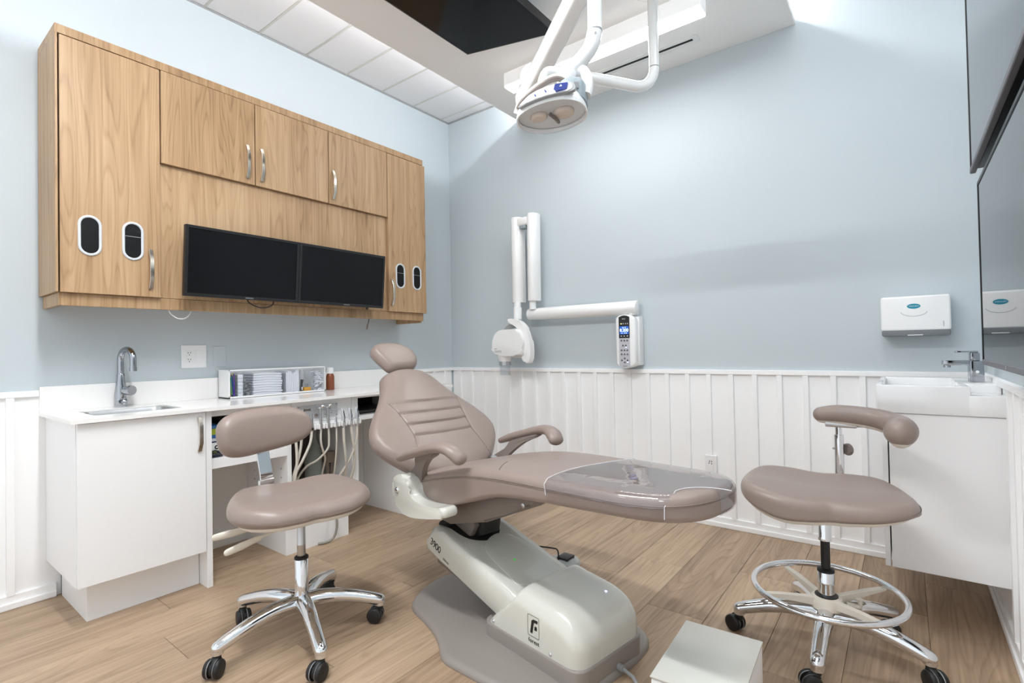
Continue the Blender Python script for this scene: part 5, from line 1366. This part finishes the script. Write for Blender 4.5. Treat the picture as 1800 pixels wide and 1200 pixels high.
# lamp head in its own frame: e1 along the head, e2 towards the room front, e3 up
e1 = Vector((0.793, 0.609, 0)) * cos(0.45) + Vector((0.609, -0.793, 0)) * sin(0.45)
e1.normalize()
e3 = (Vector((0, 0, 1)) + Vector((0.609, -0.793, 0)) * -0.15).normalized()
e1 = (e1 - e3 * e1.dot(e3)).normalized()
e2 = e3.cross(e1) * -1          # towards the camera side
H0 = Vector((2.298, -1.860, 1.918))
def hf(a, b_, c): return tuple(H0 + e1 * a + e2 * b_ + e3 * c)
rim = resample([(p.x, p.y) for p in crom([(-0.120, 0.012, 0), (-0.092, 0.064, 0), (-0.02, 0.090, 0), (0.06, 0.086, 0), (0.112, 0.048, 0), (0.122, -0.01, 0), (0.095, -0.062, 0), (0.02, -0.086, 0), (-0.06, -0.070, 0), (-0.108, -0.027, 0)], 8, True)], 80)
def flip(g):
    g.f = [tuple(reversed(f)) for f in g.f]
    return g
lh = part('lamp_head', flip(G().cushion(rim, lambda a, b: 0.072 - 0.5 * max(0, abs(a) - 0.05) ** 1.3, lambda a, b: 0.012, 0.045, 0.004, 8, 7, xf=hf)), GLOSSW, t, 70)
n = len(rim)
g = G()
vs = [hf(a, b, 0.016) for a, b in rim] + [hf(a * 1.02, b * 1.02, 0.006) for a, b in rim] + [hf(a * 1.01, b * 1.01, -0.004) for a, b in rim] + [hf(a * 0.97, b * 0.97, -0.003) for a, b in rim] + [hf(a * 0.95, b * 0.95, 0.010) for a, b in rim]
part('rim_frame', g.add(vs, [(i * n + q, i * n + (q + 1) % n, (i + 1) * n + (q + 1) % n, (i + 1) * n + q) for i in range(4) for q in range(n)]), GLOSSW, lh, 60)
part('lens', flip(G().cushion([(a * 0.97, b * 0.97) for a, b in rim], lambda a, b: 0.008, lambda a, b: -0.030 + 0.020 * ((a / 0.118) ** 2 + (b / 0.082) ** 2), 0.002, 0.010, 5, 5, xf=hf)), CLEAR, lh, 70)
for a0, b0, wa, wb in ((-0.040, 0.015, 0.030, 0.022), (0.045, 0.0, 0.036, 0.028)):
    bl = [(a0 + wa * cos(q), b0 + wb * sin(q)) for q in [2 * PI * k / 28 for k in range(28)]]
    part('reflector', flip(G().cushion(bl, lambda a, b: 0.012, lambda a, b: -0.004, 0.002, 0.008, 3, 4, xf=hf)), PEACH, lh, 60)
part('reflector_clip', G().tube([hf(0.005, 0.03, -0.004), hf(0.02, 0.0, -0.014), hf(0.015, -0.03, -0.004)], 0.006, 8), GREYD, lh)
# control panel on the camera side
def pf(a, c, d): return hf(a, 0.091 + d - 0.30 * (c - 0.02) - 5.0 * max(0, c - 0.04) ** 1.6 - 2.2 * (a - 0.01) ** 2, c)
g = G()
cpn = [(-0.080, 0.010), (0.098, 0.012), (0.100, 0.060), (0.060, 0.066), (-0.030, 0.045)]
def grid_panel(outl, d0, d1, m=10):
    b = bmesh.new()
    lo = [b.verts.new((p[0], p[1], d0)) for p in outl]; hi = [b.verts.new((p[0], p[1], d1)) for p in outl]
    b.faces.new(list(reversed(lo))); b.faces.new(hi)
    k_ = len(outl)
    for k in range(k_): b.faces.new((lo[k], lo[(k + 1) % k_], hi[(k + 1) % k_], hi[k]))
    for v in b.verts: v.co = Vector(pf(*v.co))
    bmesh.ops.recalc_face_normals(b, faces=list(b.faces))
    return G().bm(b)
part('control_panel', grid_panel([(p.x, p.y) for p in crom([(a, c, 0) for a, c in cpn], 5, True)], 0.0, 0.012), GREYM, lh, 40)
part('panel_face', grid_panel([(p.x, p.y) for p in crom([((a - 0.01) * 0.92 + 0.01, (c - 0.036) * 0.84 + 0.036, 0) for a, c in cpn], 5, True)], 0.0, 0.0135), GLOSSW, lh, 40)
part('power_button', grid_panel(rrect(0.048, 0.090, 0.022, 0.058, 0.007, 3), 0.0, 0.0150), BUTB, lh, 40)
part('panel_icon', grid_panel([(0.066, 0.036), (0.074, 0.036), (0.070, 0.045)], 0.0, 0.0156), SATW, lh, 0)
for a, c in ((0.018, 0.034), (-0.018, 0.030)): part('panel_mark', grid_panel(rrect(a - 0.0018, a + 0.0018, c - 0.003, c + 0.003, 0.001, 1), 0.0, 0.0142), PICKB, lh, 0)
# loop handle over the head and the pivot yoke
hl = crom([hf(-0.110, 0.050, 0.020), hf(-0.075, 0.066, 0.055), hf(0.0, 0.062, 0.096), hf(0.045, 0.050, 0.108), hf(0.072, 0.028, 0.092), hf(0.082, 0.0, 0.066)], 6)
part('loop_handle', G().tube(hl, 0.011, 12, flat=0.7), GLOSSW, lh)
part('handle_grip', G().tube([Vector(p) - e3 * 0.008 for p in hl[3:-3]], 0.0095, 10), GREYD, lh)
part('rear_housing', flip(G().cushion(resample([(p.x, p.y) for p in crom([(0.055, 0.050, 0), (0.112, 0.040, 0), (0.126, 0.0, 0), (0.112, -0.045, 0), (0.045, -0.060, 0), (0.03, 0.0, 0)], 6, True)], 50), lambda a, b: 0.100, lambda a, b: 0.02, 0.02, 0.004, 5, 5, xf=hf)), GREYBL, lh, 60)
part('panel_icon', G().box(-0.008, 0.008, -0.001, 0.001, -0.010, 0.010, 0, 1, Matrix.Translation(hf(0.108, 0.047, 0.058)) @ Matrix.Rotation(0.9, 4, 'Z')), GREYM, lh, 0)
part('yoke', G().tube(crom([D0[5] + Vector((0.01, 0.006, 0.012)), D0[5], Vector(hf(0.06, -0.005, 0.135)), Vector(hf(0.045, -0.02, 0.10))], 5), [0.027] * 6 + [0.030] * 10, 18, round_end=3), GLOSSW, t, 60)
part('yoke_arm', G().tube(crom([D0[5] + Vector((-0.01, 0, 0)), Vector(hf(0.0, 0.02, 0.165)), Vector(hf(-0.02, 0.03, 0.125)), Vector(hf(-0.02, 0.03, 0.09))], 5), 0.013, 12), GLOSSW, t, 60)
part('yoke_arm', G().tube(crom([D0[5] + Vector((0.01, 0.01, 0)), Vector(hf(0.115, -0.02, 0.15)), Vector(hf(0.128, -0.02, 0.10)), Vector(hf(0.122, -0.01, 0.05))], 5), 0.018, 12), SATW, t, 60)

bake_texts()
